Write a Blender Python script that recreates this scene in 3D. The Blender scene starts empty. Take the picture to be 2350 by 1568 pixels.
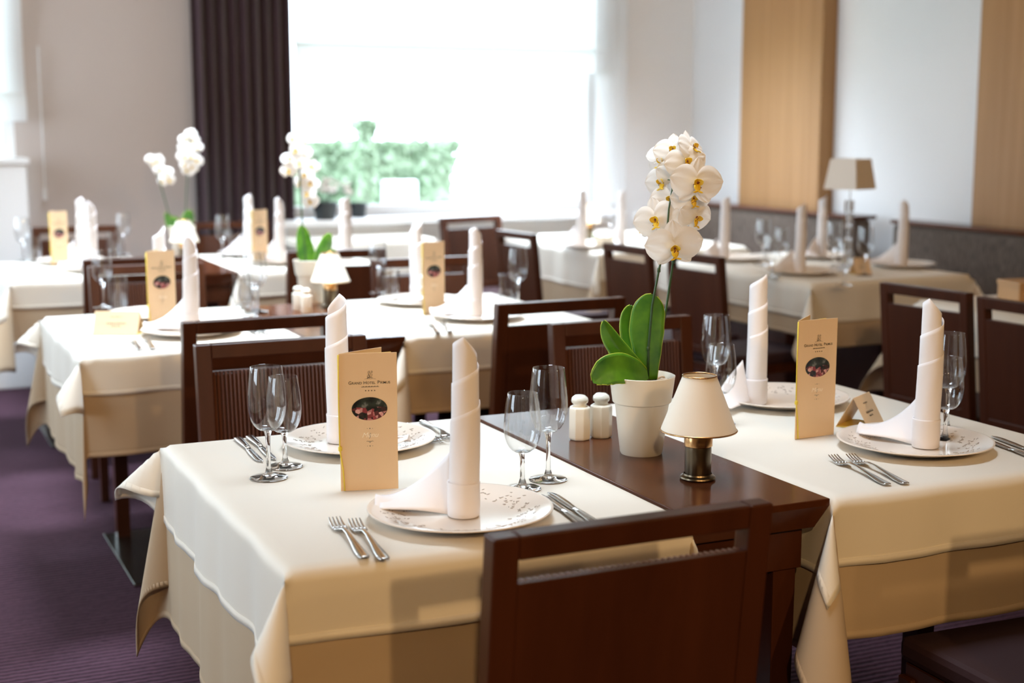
import bpy, bmesh, math, random
from mathutils import Vector, Matrix, Quaternion
PI = math.pi
S = bpy.context.scene
COL = S.collection
# ------------------------------------------------------------------ camera
CH, FPX, HY, YAW = 1.39, 3264.0, 283.0, math.radians(24.7)
TH = math.atan((784 - HY) / FPX)
cam = bpy.data.cameras.new('camera')
cam.lens = 50.0; cam.sensor_width = 36.0; cam.clip_start = 0.05; cam.clip_end = 200
cam.dof.use_dof = True; cam.dof.focus_distance = 2.62; cam.dof.aperture_fstop = 2.9; cam.dof.aperture_blades = 9
camo = bpy.data.objects.new('camera', cam); COL.objects.link(camo)
camo.location = (0, 0, CH)
camo.rotation_euler = (PI/2 - TH, 0, -YAW)
S.camera = camo
S.view_settings.view_transform = 'Standard'; S.view_settings.look = 'None'
S.view_settings.gamma = 1; S.view_settings.use_curve_mapping = False
S.view_settings.exposure = 0.16
S.cycles.max_bounces = 16; S.cycles.transparent_max_bounces = 24; S.cycles.transmission_bounces = 16
S.cycles.caustics_reflective = False; S.cycles.caustics_refractive = False
S.cycles.sample_clamp_indirect = 8; S.cycles.use_denoising = True
# ------------------------------------------------------------------ world and lamps
w = bpy.data.worlds.new('overcast_sky'); S.world = w; w.use_nodes = True
nt = w.node_tree; bg = nt.nodes['Background']
tc = nt.nodes.new('ShaderNodeTexCoord'); sp = nt.nodes.new('ShaderNodeSeparateXYZ')
cr = nt.nodes.new('ShaderNodeValToRGB')
nt.links.new(tc.outputs['Generated'], sp.inputs[0]); nt.links.new(sp.outputs['Z'], cr.inputs[0]); nt.links.new(cr.outputs[0], bg.inputs[0])
cr.color_ramp.elements[0].position = 0.0; cr.color_ramp.elements[0].color = (.76, .89, 1.0, 1)
cr.color_ramp.elements[1].position = 0.8; cr.color_ramp.elements[1].color = (.70, .85, 1.0, 1)
bg.inputs[1].default_value = 8.0

def area(name, loc, rot, sx, sy, power, color, portal=False, spread=PI):
    l = bpy.data.lights.new(name, 'AREA'); l.shape = 'RECTANGLE'; l.size = sx; l.size_y = sy
    l.energy = power; l.color = color; l.spread = spread
    if portal: l.cycles.is_portal = True
    o = bpy.data.objects.new(name, l); COL.objects.link(o); o.location = loc; o.rotation_euler = rot
    return o
def spot(name, loc, aim, power, color, size=1.9, blend=.8, rad=.06):
    l = bpy.data.lights.new(name, 'SPOT'); l.energy = power; l.color = color; l.spot_size = size; l.spot_blend = blend; l.shadow_soft_size = rad
    o = bpy.data.objects.new(name, l); COL.objects.link(o); o.location = loc
    d = Vector(aim) - Vector(loc); o.rotation_euler = d.to_track_quat('-Z', 'Y').to_euler(); return o
WX = -1.5            # left wall
LW = [(2.05, 3.15), (4.3, 5.2), (6.3, 8.0)]      # openings of the left wall (y ranges)
BWN = [(-1.3, 0.80), (2.24, 4.36)]              # openings of the back wall (x ranges)
WY, XR, CZ = 8.15, 5.05, 2.85
for i, (a, b) in enumerate(LW):
    area('window_daylight', (WX-.03, (a+b)/2, 1.62), (0, -PI/2, 0), 1.7, b-a, 1, (1,1,1), True)
for i, (a, b) in enumerate(BWN):
    area('window_daylight', ((a+b)/2, WY+.13, 1.72), (-PI/2, 0, 0), b-a, 1.75, 1, (1,1,1), True)
WARM = (1.0, .635, .29)
for (x, y, e) in [(1.3, 2.5, 6.5), (1.3, 4.6, 44), (1.3, 6.6, 46), (3.7, 7.0, 62)]:
    area('added_top_fill', (x, y, CZ-.02), (0, 0, 0), 1.1, .5, e, (.76, .88, 1.0), spread=math.radians(58 if y < 3 else 85))  # added cool fill from overhead, brightens table tops but not the cloth drops
for (x, y, e) in [(-.6, -1.6, 145), (0.9, -1.9, 145), (2.4, -1.7, 34), (3.8, -.8, 20)]:
    spot('unseen_warm_spot', (x, y, CZ-.25), (x*.7+.6, y+4.0, .5), e, WARM)  # unseen warm spots behind the camera, aimed forward at the cloth fronts
for (x, y) in [(.2, 1.2), (2.2, 1.2)]:
    spot('unseen_warm_spot', (x, y, CZ-.25), (x*.6+.6, 5.2, .5), 26, WARM, 1.1)  # added warm spots, aimed to tint the cloth fronts of the farther rows
for (x, y) in [(4.45, 6.9), (4.3, 5.0), (1.0, 5.6), (2.6, 5.0), (2.4, 7.2)]:
    spot('unseen_warm_spot', (x, y, CZ-.04), (x, y, 0), 9, WARM)

def ray(px, py):
    r = px-1175.; u = -(py-784.)
    fw = FPX*math.cos(TH)+u*math.sin(TH); up = u*math.cos(TH)-FPX*math.sin(TH)
    return Vector((fw*math.sin(YAW)+r*math.cos(YAW), fw*math.cos(YAW)-r*math.sin(YAW), up))
def onz(px, py, z=.756):
    d = ray(px, py); return Vector((0,0,CH)) + d*((z-CH)/d.z)
def onx(px, py, x):
    d = ray(px, py); return Vector((0,0,CH)) + d*(x/d.x)
def ony(px, py, y):
    d = ray(px, py); return Vector((0,0,CH)) + d*(y/d.y)
FWD = Vector((math.sin(YAW), math.cos(YAW), 0))
def atd(px, py, dist):          # point seen at that pixel, at that horizontal forward distance
    d = ray(px, py); return Vector((0,0,CH)) + d*(dist/d.dot(FWD))
# ------------------------------------------------------------------ materials
M = {}
def mat(name, color=(.8,.8,.8), rough=.5, metal=0, spec=.5, **k):
    m = bpy.data.materials.new(name); m.use_nodes = True; M[name] = m
    b = m.node_tree.nodes['Principled BSDF']
    b.inputs['Base Color'].default_value = (*color, 1); b.inputs['Roughness'].default_value = rough
    b.inputs['Metallic'].default_value = metal; b.inputs['Specular IOR Level'].default_value = spec
    for a, v in k.items():
        b.inputs[a.replace('_', ' ')].default_value = v
    return m
def N(m, t): return m.node_tree.nodes.new(t)
def L(m, a, b): m.node_tree.links.new(a, b)
def BS(m): return m.node_tree.nodes['Principled BSDF']
def coord(m, scale=(1,1,1), kind='Object'):
    t = N(m, 'ShaderNodeTexCoord'); mp = N(m, 'ShaderNodeMapping'); L(m, t.outputs[kind], mp.inputs[0]); mp.inputs['Scale'].default_value = scale
    return mp.outputs[0]
def ramp(m, fac, stops):
    r = N(m, 'ShaderNodeValToRGB'); L(m, fac, r.inputs[0])
    e = r.color_ramp.elements
    while len(e) < len(stops): e.new(.5)
    for i, (p, c) in enumerate(stops): e[i].position = p; e[i].color = (*c, 1)
    return r.outputs[0]
def noise(m, v, scale, detail=3, rough=.5):
    n = N(m, 'ShaderNodeTexNoise'); L(m, v, n.inputs['Vector']); n.inputs['Scale'].default_value = scale
    n.inputs['Detail'].default_value = detail; n.inputs['Roughness'].default_value = rough
    return n.outputs['Fac']
def bump(m, h, strength=.3, dist=.002):
    b = N(m, 'ShaderNodeBump'); L(m, h, b.inputs['Height']); b.inputs['Strength'].default_value = strength; b.inputs['Distance'].default_value = dist
    L(m, b.outputs[0], BS(m).inputs['Normal'])
def wood(name, c0, c1, rough, stretch, spec=.5, kind='Object'):
    m = mat(name, c0, rough, spec=spec)
    v = coord(m, stretch, kind); f = noise(m, v, 9, 6, .6)
    L(m, ramp(m, f, [(.3, c0), (.7, c1)]), BS(m).inputs['Base Color']); bump(m, f, .08, .001)
    return m
wood('dark_wood', (.042,.0115,.0045), (.070,.020,.008), .34, (1,1,.12), .28)
wood('dark_wood_top', (.055,.016,.007), (.105,.033,.012), .17, (1,.12,1), .15)
wood('reed_wood_lit', (.075,.022,.009), (.14,.047,.02), .30, (1,1,.12), .5)  # lightened copy of the dark wood, paints highlights onto the reeds
wood('oak_veneer', (.30,.155,.06), (.39,.215,.092), .50, (3,3,.06), .22)
m = mat('linen', (.80,.752,.662), .55, spec=.45, Sheen_Weight=.15)
v = coord(m); f = noise(m, v, 420, 2); bump(m, f, .12, .0006)
m = mat('linen_tan', (.50,.385,.265), .8, spec=.2)
v = coord(m); f = noise(m, v, 300, 2); bump(m, f, .15, .0006)
m = mat('napkin_cloth', (.86,.82,.82), .75, spec=.25); v = coord(m); bump(m, noise(m, v, 380, 2), .15, .0006)
mat('porcelain', (.80,.71,.62), .13, spec=.55)
mat('porcelain_pattern', (.44,.37,.31), .25)
mat('cream_ceramic', (.80,.74,.62), .32)
mat('shaker_ceramic', (.86,.81,.70), .12)
mat('steel', (.62,.60,.58), .16, metal=1)
mat('base_steel', (.30,.33,.32), .22, metal=1)
mat('brass', (.58,.34,.15), .22, metal=1)
mat('antique_brass', (.13,.10,.065), .28, metal=1)
mat('lampshade_cloth', (.86,.77,.62), .7, spec=.2, Subsurface_Weight=.0)
mat('lampshade_grey', (.84,.78,.70), .7)
m = mat('glass', (1,1,1), 0.0, Transmission_Weight=1.0, IOR=1.46)
# thin-walled bowls: clear transmission with a fresnel reflection
m = mat('glass_bowl', (1,1,1), 0); mn = m.node_tree; mn.nodes.remove(BS(m))
t_ = N(m, 'ShaderNodeBsdfTransparent'); g_ = N(m, 'ShaderNodeBsdfGlossy'); g_.inputs['Roughness'].default_value = .01; t_.inputs[0].default_value = (.985,.988,.99,1)
f_ = N(m, 'ShaderNodeLayerWeight'); f_.inputs[0].default_value = .5; a_ = N(m, 'ShaderNodeMixShader')
p_ = N(m, 'ShaderNodeMath'); p_.operation = 'POWER'; p_.inputs[1].default_value = 3.4; L(m, f_.outputs['Facing'], p_.inputs[0])
q_ = N(m, 'ShaderNodeMath'); q_.operation = 'MULTIPLY_ADD'; q_.inputs[1].default_value = .85; q_.inputs[2].default_value = .055; L(m, p_.outputs[0], q_.inputs[0])
L(m, q_.outputs[0], a_.inputs[0]); L(m, t_.outputs[0], a_.inputs[1]); L(m, g_.outputs[0], a_.inputs[2]); L(m, a_.outputs[0], mn.nodes['Material Output'].inputs[0])
mat('crystal', (1,1,1), 0.02, Transmission_Weight=1.0, IOR=1.5)
m = mat('seat_cloth', (.030,.009,.013), .75); v = coord(m); bump(m, noise(m, v, 300, 2), .3, .001)
m = mat('bench_cloth', (.085,.062,.046), .85); v = coord(m, (1,1,.15)); f = noise(m, v, 160, 3); bump(m, f, .5, .002)
L(m, ramp(m, f, [(.35, (.055,.038,.028)), (.65, (.14,.105,.08))]), BS(m).inputs['Base Color'])
mat('bench_plum', (.10,.035,.055), .7)
mat('card', (.76,.56,.35), .5, spec=.3)
mat('card_inside', (.86,.66,.16), .5, spec=.3)
mat('cord_yellow', (.72,.55,.05), .6)
mat('ink', (.05,.045,.035), .6)
mat('ink_grey', (.16,.14,.11), .6)
mat('embossed', (.93,.84,.70), .35)
m = mat('menu_photo', (.02,.02,.02), .3)
v = coord(m, (1,1,1)); vo = N(m, 'ShaderNodeTexVoronoi'); L(m, v, vo.inputs['Vector']); vo.inputs['Scale'].default_value = 150
sx = N(m, 'ShaderNodeSeparateColor'); L(m, vo.outputs['Color'], sx.inputs[0])
cA = ramp(m, sx.outputs[0], [(.0, (.006,.008,.007)), (.42, (.012,.016,.012)), (.55, (.26,.04,.05)), (.68, (.75,.45,.42)), (.80, (.35,.06,.07)), (.95, (.03,.02,.015))])
n2 = noise(m, v, 60, 3)
cB = ramp(m, n2, [(.35, (.006,.007,.007)), (.55, (.03,.04,.03)), (.68, (.25,.26,.24))])
se = N(m, 'ShaderNodeSeparateXYZ'); L(m, v, se.inputs[0])
mr = N(m, 'ShaderNodeMapRange'); L(m, se.outputs['Z'], mr.inputs[0]); mr.inputs[1].default_value = .1465; mr.inputs[2].default_value = .1485
mx = N(m, 'ShaderNodeMixRGB'); L(m, mr.outputs[0], mx.inputs[0]); L(m, cA, mx.inputs[1]); L(m, cB, mx.inputs[2]); L(m, mx.outputs[0], BS(m).inputs['Base Color'])
m = mat('leaf_green', (.09,.30,.02), .30, spec=.5, Subsurface_Weight=0)
v = coord(m, (1,1,1)); f = noise(m, v, 22, 3)
L(m, ramp(m, f, [(.3, (.025,.125,.010)), (.7, (.115,.31,.018))]), BS(m).inputs['Base Color'])
mat('leaf_edge', (.42,.52,.05), .35)
mat('stem_green', (.035,.085,.03), .4)
mat('soil', (.035,.022,.015), .9)
def translucent(name, color, frac, rough=.6):
    m = mat(name, color, rough, spec=.2)
    t = N(m, 'ShaderNodeBsdfTranslucent'); t.inputs[0].default_value = (*color, 1)
    x = N(m, 'ShaderNodeMixShader'); x.inputs[0].default_value = frac
    L(m, BS(m).outputs[0], x.inputs[1]); L(m, t.outputs[0], x.inputs[2])
    L(m, x.outputs[0], m.node_tree.nodes['Material Output'].inputs[0]); return m
translucent('petal', (.93,.89,.84), .3)
translucent('shade_translucent', (.88,.80,.68), .15)
translucent('blind_cloth', (.92,.93,.93), .55)
translucent('blind_hem', (.90,.90,.90), .38)
m = translucent('sheer_cloth', (.93,.93,.93), .5)
mat('lip_yellow', (.80,.52,.02), .4)
mat('lip_brown', (.22,.06,.03), .5)
mat('curtain_cloth', (.055,.026,.034), .8, spec=.25, Sheen_Weight=.25)
m = mat('wall_taupe', (.63,.555,.52), .85); bump(m, noise(m, coord(m), 60, 3), .05, .001)
m = mat('wall_white', (.77,.775,.785), .8); bump(m, noise(m, coord(m), 60, 3), .05, .001)
m = mat('plaster_white', (.92,.92,.92), .8)
mat('ceiling_warm', (.50,.40,.32), .9)  # unseen ceiling, toned dark and warm to tint the bounced light
mat('frame_white', (.85,.85,.85), .4)
m = mat('pane_glass', (1,1,1), 0); mn = m.node_tree
for n_ in list(mn.nodes):
    if n_.type == 'BSDF_PRINCIPLED': mn.nodes.remove(n_)
tr = N(m, 'ShaderNodeBsdfTransparent'); gl = N(m, 'ShaderNodeBsdfGlossy'); gl.inputs['Roughness'].default_value = .02
fr = N(m, 'ShaderNodeFresnel'); ms = N(m, 'ShaderNodeMixShader'); fr.inputs[0].default_value = 1.2
L(m, fr.outputs[0], ms.inputs[0]); L(m, tr.outputs[0], ms.inputs[1]); L(m, gl.outputs[0], ms.inputs[2]); L(m, ms.outputs[0], mn.nodes['Material Output'].inputs[0])
m = mat('carpet', (.12,.06,.10), .95, spec=.15)
v = coord(m); wv = N(m, 'ShaderNodeTexWave'); wv.bands_direction = 'Y'; wv.inputs['Scale'].default_value = 13; wv.inputs['Distortion'].default_value = 1.6
wv.inputs['Detail'].default_value = 2; wv.inputs['Detail Scale'].default_value = 3; L(m, v, wv.inputs['Vector'])
n3 = noise(m, v, 90, 3, .7); mm = N(m, 'ShaderNodeMath'); mm.operation = 'MULTIPLY_ADD'; L(m, n3, mm.inputs[0]); mm.inputs[1].default_value = .7; L(m, wv.outputs['Fac'], mm.inputs[2])
L(m, ramp(m, mm.outputs[0], [(.35, (.015,.0055,.010)), (1.0, (.088,.041,.062))]), BS(m).inputs['Base Color']); bump(m, mm.outputs[0], .8, .004)
m = mat('hedge_leaf', (.05,.16,.06), .7); L(m, ramp(m, noise(m, coord(m), 2.5, 5), [(.3, (.25,.34,.22)), (.7, (.42,.48,.35))]), BS(m).inputs['Base Color'])
mat('lawn', (.09,.20,.10), .9)
mat('render_white', (.88,.88,.88), .8)
mat('black_pot', (.012,.016,.018), .3)
mat('radiator_white', (.88,.88,.88), .35)
mat('box_wood', (.52,.30,.13), .45)
# ------------------------------------------------------------------ mesh helpers
def new_bm(): return bmesh.new()
def add_box(bm, x0, x1, y0, y1, z0, z1, mi=0, mtx=None, taper=None):
    vs = []
    for z in (z0, z1):
        for (x, y) in ((x0,y0),(x1,y0),(x1,y1),(x0,y1)):
            p = Vector((x, y, z))
            if taper and z == z0:
                cx, cy = (x0+x1)/2, (y0+y1)/2
                p.x = cx+(p.x-cx)*taper; p.y = cy+(p.y-cy)*taper
            vs.append(bm.verts.new(mtx @ p if mtx else p))
    for f in ((3,2,1,0),(4,5,6,7),(0,1,5,4),(1,2,6,5),(2,3,7,6),(3,0,4,7)):
        fc = bm.faces.new([vs[i] for i in f]); fc.material_index = mi
    return vs
def add_lathe(bm, prof, seg=40, mi=0, mtx=None, closed=False, ang0=0, flat=None):
    rings = []
    for (r, z) in prof:
        if r < 1e-6:
            rings.append([bm.verts.new(mtx @ Vector((0,0,z)) if mtx else (0,0,z))])
        else:
            ring = []
            for i in range(seg):
                a = ang0+2*PI*i/seg; p = Vector((r*math.cos(a), r*math.sin(a), z))
                ring.append(bm.verts.new(mtx @ p if mtx else p))
            rings.append(ring)
    if closed: rings.append(rings[0])
    for a, b in zip(rings[:-1], rings[1:]):
        n = max(len(a), len(b))
        if len(a) == 1 and len(b) == 1: continue
        for i in range(seg):
            j = (i+1) % seg
            if len(a) == 1: q = [a[0], b[j], b[i]]
            elif len(b) == 1: q = [a[i], a[j], b[0]]
            else: q = [a[i], a[j], b[j], b[i]]
            try:
                f = bm.faces.new(q); f.material_index = mi
            except ValueError: pass
def add_tube(bm, pts, rad, seg=8, mi=0):
    pts = [Vector(p) for p in pts]; n = len(pts)
    rs = rad if isinstance(rad, (list, tuple)) else [rad]*n
    rings = []; up = Vector((.13,.27,.95))
    for i, p in enumerate(pts):
        t = (pts[min(i+1,n-1)]-pts[max(i-1,0)]).normalized()
        a = t.cross(up)
        if a.length < .05: a = t.cross(Vector((1,0,0)))
        a.normalize(); b = t.cross(a)
        rings.append([bm.verts.new(p+a*rs[i]*math.cos(2*PI*k/seg)+b*rs[i]*math.sin(2*PI*k/seg)) for k in range(seg)])
    for a, b in zip(rings[:-1], rings[1:]):
        for k in range(seg):
            f = bm.faces.new([a[k], a[(k+1)%seg], b[(k+1)%seg], b[k]]); f.material_index = mi
    for r, rev in ((rings[0], True), (rings[-1], False)):
        f = bm.faces.new(r[::-1] if rev else r); f.material_index = mi
def add_grid(bm, nu, nv, fn, mi=0, wrap=False):
    g = [[bm.verts.new(fn(i/(nu-1), j/(nv-1))) for j in range(nv)] for i in range(nu)]
    for i in range(nu-1):
        for j in range(nv-1):
            try:
                f = bm.faces.new([g[i][j], g[i+1][j], g[i+1][j+1], g[i][j+1]]); f.material_index = mi
            except ValueError: pass
    return g
def obj(name, bm, mats, parent=None, smooth=False, bevel=0, solid=0, subd=0, loc=None, sharp=35):
    bmesh.ops.recalc_face_normals(bm, faces=bm.faces)
    me = bpy.data.meshes.new(name); bm.to_mesh(me); bm.free()
    for mn_ in (mats if isinstance(mats, (list, tuple)) else [mats]): me.materials.append(M[mn_])
    o = bpy.data.objects.new(name, me); COL.objects.link(o)
    if parent: o.parent = parent
    if loc is not None: o.location = loc
    if smooth:
        for p in me.polygons: p.use_smooth = True
        if smooth != 'all': me.set_sharp_from_angle(angle=math.radians(sharp))
    if solid:
        md = o.modifiers.new('solid', 'SOLIDIFY'); md.thickness = solid; md.offset = 0
    if bevel:
        md = o.modifiers.new('bevel', 'BEVEL'); md.width = bevel; md.segments = 2; md.limit_method = 'ANGLE'; md.angle_limit = math.radians(40)
    if subd:
        md = o.modifiers.new('subd', 'SUBSURF'); md.levels = subd; md.render_levels = subd
    return o
def tag(o, label, cat, group=None, kind=None):
    if label: o['label'] = label
    if cat: o['category'] = cat
    if group: o['group'] = group
    if kind: o['kind'] = kind
    return o
def thing(name, label, cat, loc=(0,0,0), rz=0, group=None):
    o = bpy.data.objects.new(name, None); COL.objects.link(o); o.empty_display_size = .05
    o.location = loc; o.rotation_euler = (0,0,rz)
    return tag(o, label, cat, group)
def struct(name, bm, mats, parent=None, **k):
    o = obj(name, bm, mats, parent, **k)
    if not parent: o['kind'] = 'structure'
    return o
def dup(root, label=None, loc=None, rz=None, group=None, name=None):
    r = root.copy(); COL.objects.link(r)
    if label: r['label'] = label
    if loc is not None: r.location = loc
    if rz is not None: r.rotation_euler = (0,0,rz)
    if group: r['group'] = group
    for ch in list(root.children):
        c = ch.copy(); COL.objects.link(c); c.parent = r
        for g in list(ch.children):
            d = g.copy(); COL.objects.link(d); d.parent = c
    return r
class Maker:                    # the first call places the original, later calls place copies
    def __init__(s, build): s.build = build; s.o = None; s.k = 0
    def __call__(s, label, loc, rz=0, group=None, scale=None):
        if s.o is None:
            s.o = s.build(); s.src_scale = tuple(s.o.scale); o = s.o; s.first = o
            o['label'] = label; o.location = loc; o.rotation_euler = (0,0,rz)
            if group: o['group'] = group
        else:
            o = dup(s.o, label, loc, rz, group)
            if not group and 'group' in o: del o['group']
        o.scale = scale or (1,1,1)
        return o
# ------------------------------------------------------------------ room shell
def boxes(name, lst, m, **k):
    bm = new_bm()
    for b in lst: add_box(bm, *b)
    return struct(name, bm, m, **k)
YB = -2.6
boxes('floor', [(WX-.2, XR+.2, YB-.2, WY+.2, -.1, 0)], 'carpet')
boxes('ceiling', [(WX-.2, XR+.2, YB-.2, WY+.2, CZ, CZ+.1)], 'ceiling_warm')
ZS, ZH = .84, 2.62
def wall_openings(name, axis, c0, c1, lo, hi, ops, m, zs=ZS, zh=ZH):
    bm = new_bm(); cur = lo
    def put(a, b, z0, z1):
        if axis == 'x': add_box(bm, c0, c1, a, b, z0, z1)
        else: add_box(bm, a, b, c0, c1, z0, z1)
    for (a, b) in ops:
        put(cur, a, 0, CZ); put(a, b, 0, zs); put(a, b, zh, CZ); cur = b
    put(cur, hi, 0, CZ)
    return struct(name, bm, m)
wall_openings('wall_left', 'x', WX-.2, WX, YB, WY+.2, LW, 'wall_white')
wall_openings('wall_back', 'y', WY, WY+.2, WX, XR, BWN, 'wall_taupe')
boxes('wall_right', [(XR, XR+.2, YB, WY+.2, 0, CZ)], 'wall_white')
boxes('wall_front', [(WX, XR, YB-.2, YB, 0, CZ)], 'oak_veneer')
# pale plaster skin on the stretch of the back wall right of the window
boxes('trim_1', [(BWN[1][1]+.06, XR, WY-.012, WY, .1, CZ)], 'plaster_white')
# windows
k = 0
for (a, b) in BWN:
    k += 1
    bm = new_bm(); f = .06; y0, y1 = WY+.05, WY+.11
    add_box(bm, a, a+f, y0, y1, ZS, ZH); add_box(bm, b-f, b, y0, y1, ZS, ZH)
    add_box(bm, a+f, b-f, y0, y1, ZS, ZS+f); add_box(bm, a+f, b-f, y0, y1, ZH-f, ZH)
    mxs = [] if k == 1 else ([a+(b-a)*.5] if b < 1 else [])
    for mxx in mxs: add_box(bm, mxx-.04, mxx+.04, y0, y1, ZS+f, ZH-f)
    win = struct('window_%d' % k, bm, 'frame_white')
    bm = new_bm()
    for (p, q) in ((a+f, b-f),): add_box(bm, p, q, WY+.078, WY+.084, ZS+f, ZH-f)
    struct('pane', bm, 'pane_glass', win)
    bm = new_bm(); add_box(bm, a-.05, b+.05, WY-(.16 if b < 1 else .30), WY+.05, ZS-.035, ZS); struct('window_sill', bm, 'frame_white', win, bevel=.004)
for (a, b) in LW:
    k += 1
    bm = new_bm(); f = .06; x0, x1 = WX-.12, WX-.06
    add_box(bm, x0, x1, a, a+f, ZS, ZH); add_box(bm, x0, x1, b-f, b, ZS, ZH)
    add_box(bm, x0, x1, a+f, b-f, ZS, ZS+f); add_box(bm, x0, x1, a+f, b-f, ZH-f, ZH); add_box(bm, x0, x1, (a+b)/2-.04, (a+b)/2+.04, ZS+f, ZH-f)
    struct('window_%d' % k, bm, 'frame_white')
bm = new_bm(); add_box(bm, WX, XR, WY-.03, WY-.012, 0, .1); struct('baseboard_back', bm, 'frame_white')
# oak wall panels standing proud of the right wall
for (ya, yb, z0, lab) in [(6.62, 7.42, .0, 'tall pale oak veneer panel on the far end of the white wall, nearer the window'),
                      (-2.55, 5.39, .0, 'wide brown oak veneer panel on the white wall at the right edge, above the bench')]:
    bm = new_bm(); add_box(bm, XR-.10, XR, ya, yb, z0, CZ)
    o = obj('wall_panel', bm, 'oak_veneer', bevel=.003); tag(o, lab, 'wall panel')
# ------------------------------------------------------------------ garden
boxes('ground', [(-8, 16, WY+.2, 26, -.35, -.25)], 'lawn')
def hedge(x0, x1, y, z1, name, lab, n=4200, smin=.04, smax=.09, dd=.30):
    rnd = random.Random(5); bm = new_bm()
    for i in range(n):
        x = rnd.uniform(x0, x1); yy = y+rnd.choice((-1,-1,rnd.uniform(-1,1)))*dd+rnd.uniform(-.04,.04); z = rnd.uniform(-.25, z1) if i % 3 else z1-rnd.uniform(0,.06)
        s = rnd.uniform(smin, smax); q = Matrix.Translation((x,yy,z)) @ Quaternion((rnd.uniform(-1,1),rnd.uniform(-1,1),rnd.uniform(-1,1),rnd.uniform(-1,1))).normalized().to_matrix().to_4x4()
        vs = [bm.verts.new(q @ Vector(p)) for p in ((-s,0,0),(0,-s*.5,.02),(s,0,0),(0,s*.5,.02))]
        bm.faces.new(vs)
    add_box(bm, x0+.05, x1-.05, y-dd+.03, y+dd-.03, -.25, z1-.06)
    o = obj(name, bm, 'hedge_leaf'); return tag(o, lab, 'hedge')
hedge(2.3, 5.35, 13.2, 1.20, 'garden_hedge', 'clipped green hedge in the bright garden beyond the window')
hedge(4.0, 4.16, 12.0, 1.40, 'garden_shrub', 'taller narrow green shrub rising above the hedge beyond the window', 700, .03, .07, .09)
t = thing('garden_chair', 'white garden chair on the lawn in front of the hedge', 'chair', (4.22, 11.3, -.25))
bm = new_bm(); add_box(bm, -.16,.16,.14,.19,.45,1.16); obj('backrest', bm, 'render_white', t, bevel=.02)
bm = new_bm(); add_box(bm, -.19,.19,-.20,.20,.38,.45); obj('seat', bm, 'render_white', t, bevel=.02)
for sx_ in (-.16,.16):
    for sy_ in (-.17,.17):
        bm = new_bm(); add_box(bm, sx_-.02, sx_+.02, sy_-.02, sy_+.02, 0, .39); obj('leg', bm, 'render_white', t)
bm = new_bm(); add_box(bm, 5.75, 9.5, 11.6, 12.0, -.3, 3.2); o = obj('garden_wall', bm, 'render_white', bevel=.02); tag(o, 'plain white rendered garden wall outside the right half of the window', 'wall')
# ------------------------------------------------------------------ curtains and blinds
def pleats(name, x0, x1, y, z0, z1, folds, depth, m, seed=1, flare=.0, solid=.002, n=None):
    rnd = random.Random(seed); ph = [rnd.uniform(-.5,.5) for _ in range(folds+2)]; am = [rnd.uniform(.55,1.15) for _ in range(folds+2)]
    bm = new_bm(); n = n or folds*12
    def fn(u, v):
        q = u*folds; i = int(q); a = am[i]*(1-(q-i))+am[i+1]*(q-i)
        s = math.sin(2*PI*q+ph[i]*.6*math.sin(PI*(q-i)))
        x = x0+(x1-x0)*u + .35*(x1-x0)/folds*math.sin(4*PI*q)*.3
        x += flare*(1-v)*(u-.5)
        return Vector((x, y+depth*a*s*(.8+.2*(1-v)), z0+(z1-z0)*v))
    add_grid(bm, n, 14, fn)
    return obj(name, bm, m, smooth='all', solid=solid)
o = pleats('curtain', 1.735, 2.30, WY-.15, .02, CZ-.04, 9, .048, 'curtain_cloth', 3); tag(o, 'dark plum brown pleated curtain hanging left of the bright window', 'curtain')
o = pleats('sheer_curtain', 4.27, 4.50, WY-.12, .04, CZ-.04, 6, .02, 'sheer_cloth', 8, solid=0); tag(o, 'sheer white pleated curtain hanging right of the bright window', 'curtain')
def blind(x0, x1, y, zb, lab):
    t = thing('roman_blind', lab, 'blind', ((x0+x1)/2, y, zb)); w_ = (x1-x0)/2
    bm = new_bm(); add_grid(bm, 24, 24, lambda u, v: Vector((-w_+2*w_*u, .012*math.sin(v*9), .14+v*(CZ-.05-zb-.14)))); obj('shade', bm, 'blind_cloth', t, smooth='all')
    bm = new_bm(); add_grid(bm, 24, 8, lambda u, v: Vector((-w_+2*w_*u, -.012-.02*math.sin(PI*v), .0+.15*v))); obj('hem', bm, 'blind_hem', t, smooth='all')
    return t
blind(2.34, 4.38, WY-.06, 1.70, 'white translucent blind lowered over the top of the big window')
blind(-1.33, .86, WY-.06, 1.40, 'white translucent blind over the window at the left edge of the room')
t = thing('blind_cord', 'thin pull cord hanging beside the left window', 'cord', (.94, WY-.03, .8))
bm = new_bm(); add_tube(bm, [(0,0,.2),(0,.0,1.0)], .004, 6); obj('cord', bm, 'frame_white', t)
bm = new_bm(); add_lathe(bm, [(0,.17),(.012,.18),(.008,.24),(0,.25)], 10); obj('cord_weight', bm, 'frame_white', t, smooth=True)
t = thing('radiator_cabinet', 'white cabinet under the window at the left edge of the picture', 'cabinet', (.60, 7.95, 0))
bm = new_bm(); add_box(bm, -.22,.22,-.12,.12,0,1.18); obj('body', bm, 'radiator_white', t, bevel=.006)
bm = new_bm(); add_box(bm, -.235,.235,-.135,.135,1.18,1.21); obj('top', bm, 'radiator_white', t, bevel=.004)
t = thing('glare_infill', 'white radiator panel added below the big window for its glare', 'infill', (3.3, WY-.13, 0))  # added white panel, stands in for the glare under the sill
bm = new_bm(); add_box(bm, -1.08,1.08,-.12,.11,.0,ZS-.036); obj('body', bm, 'radiator_white', t, bevel=.004)
bm = new_bm()
for i in range(26): add_box(bm, -1.0+i*.08,-.96+i*.08,-.132,-.120,.10,.70)
obj('grille', bm, 'radiator_white', t)
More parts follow.
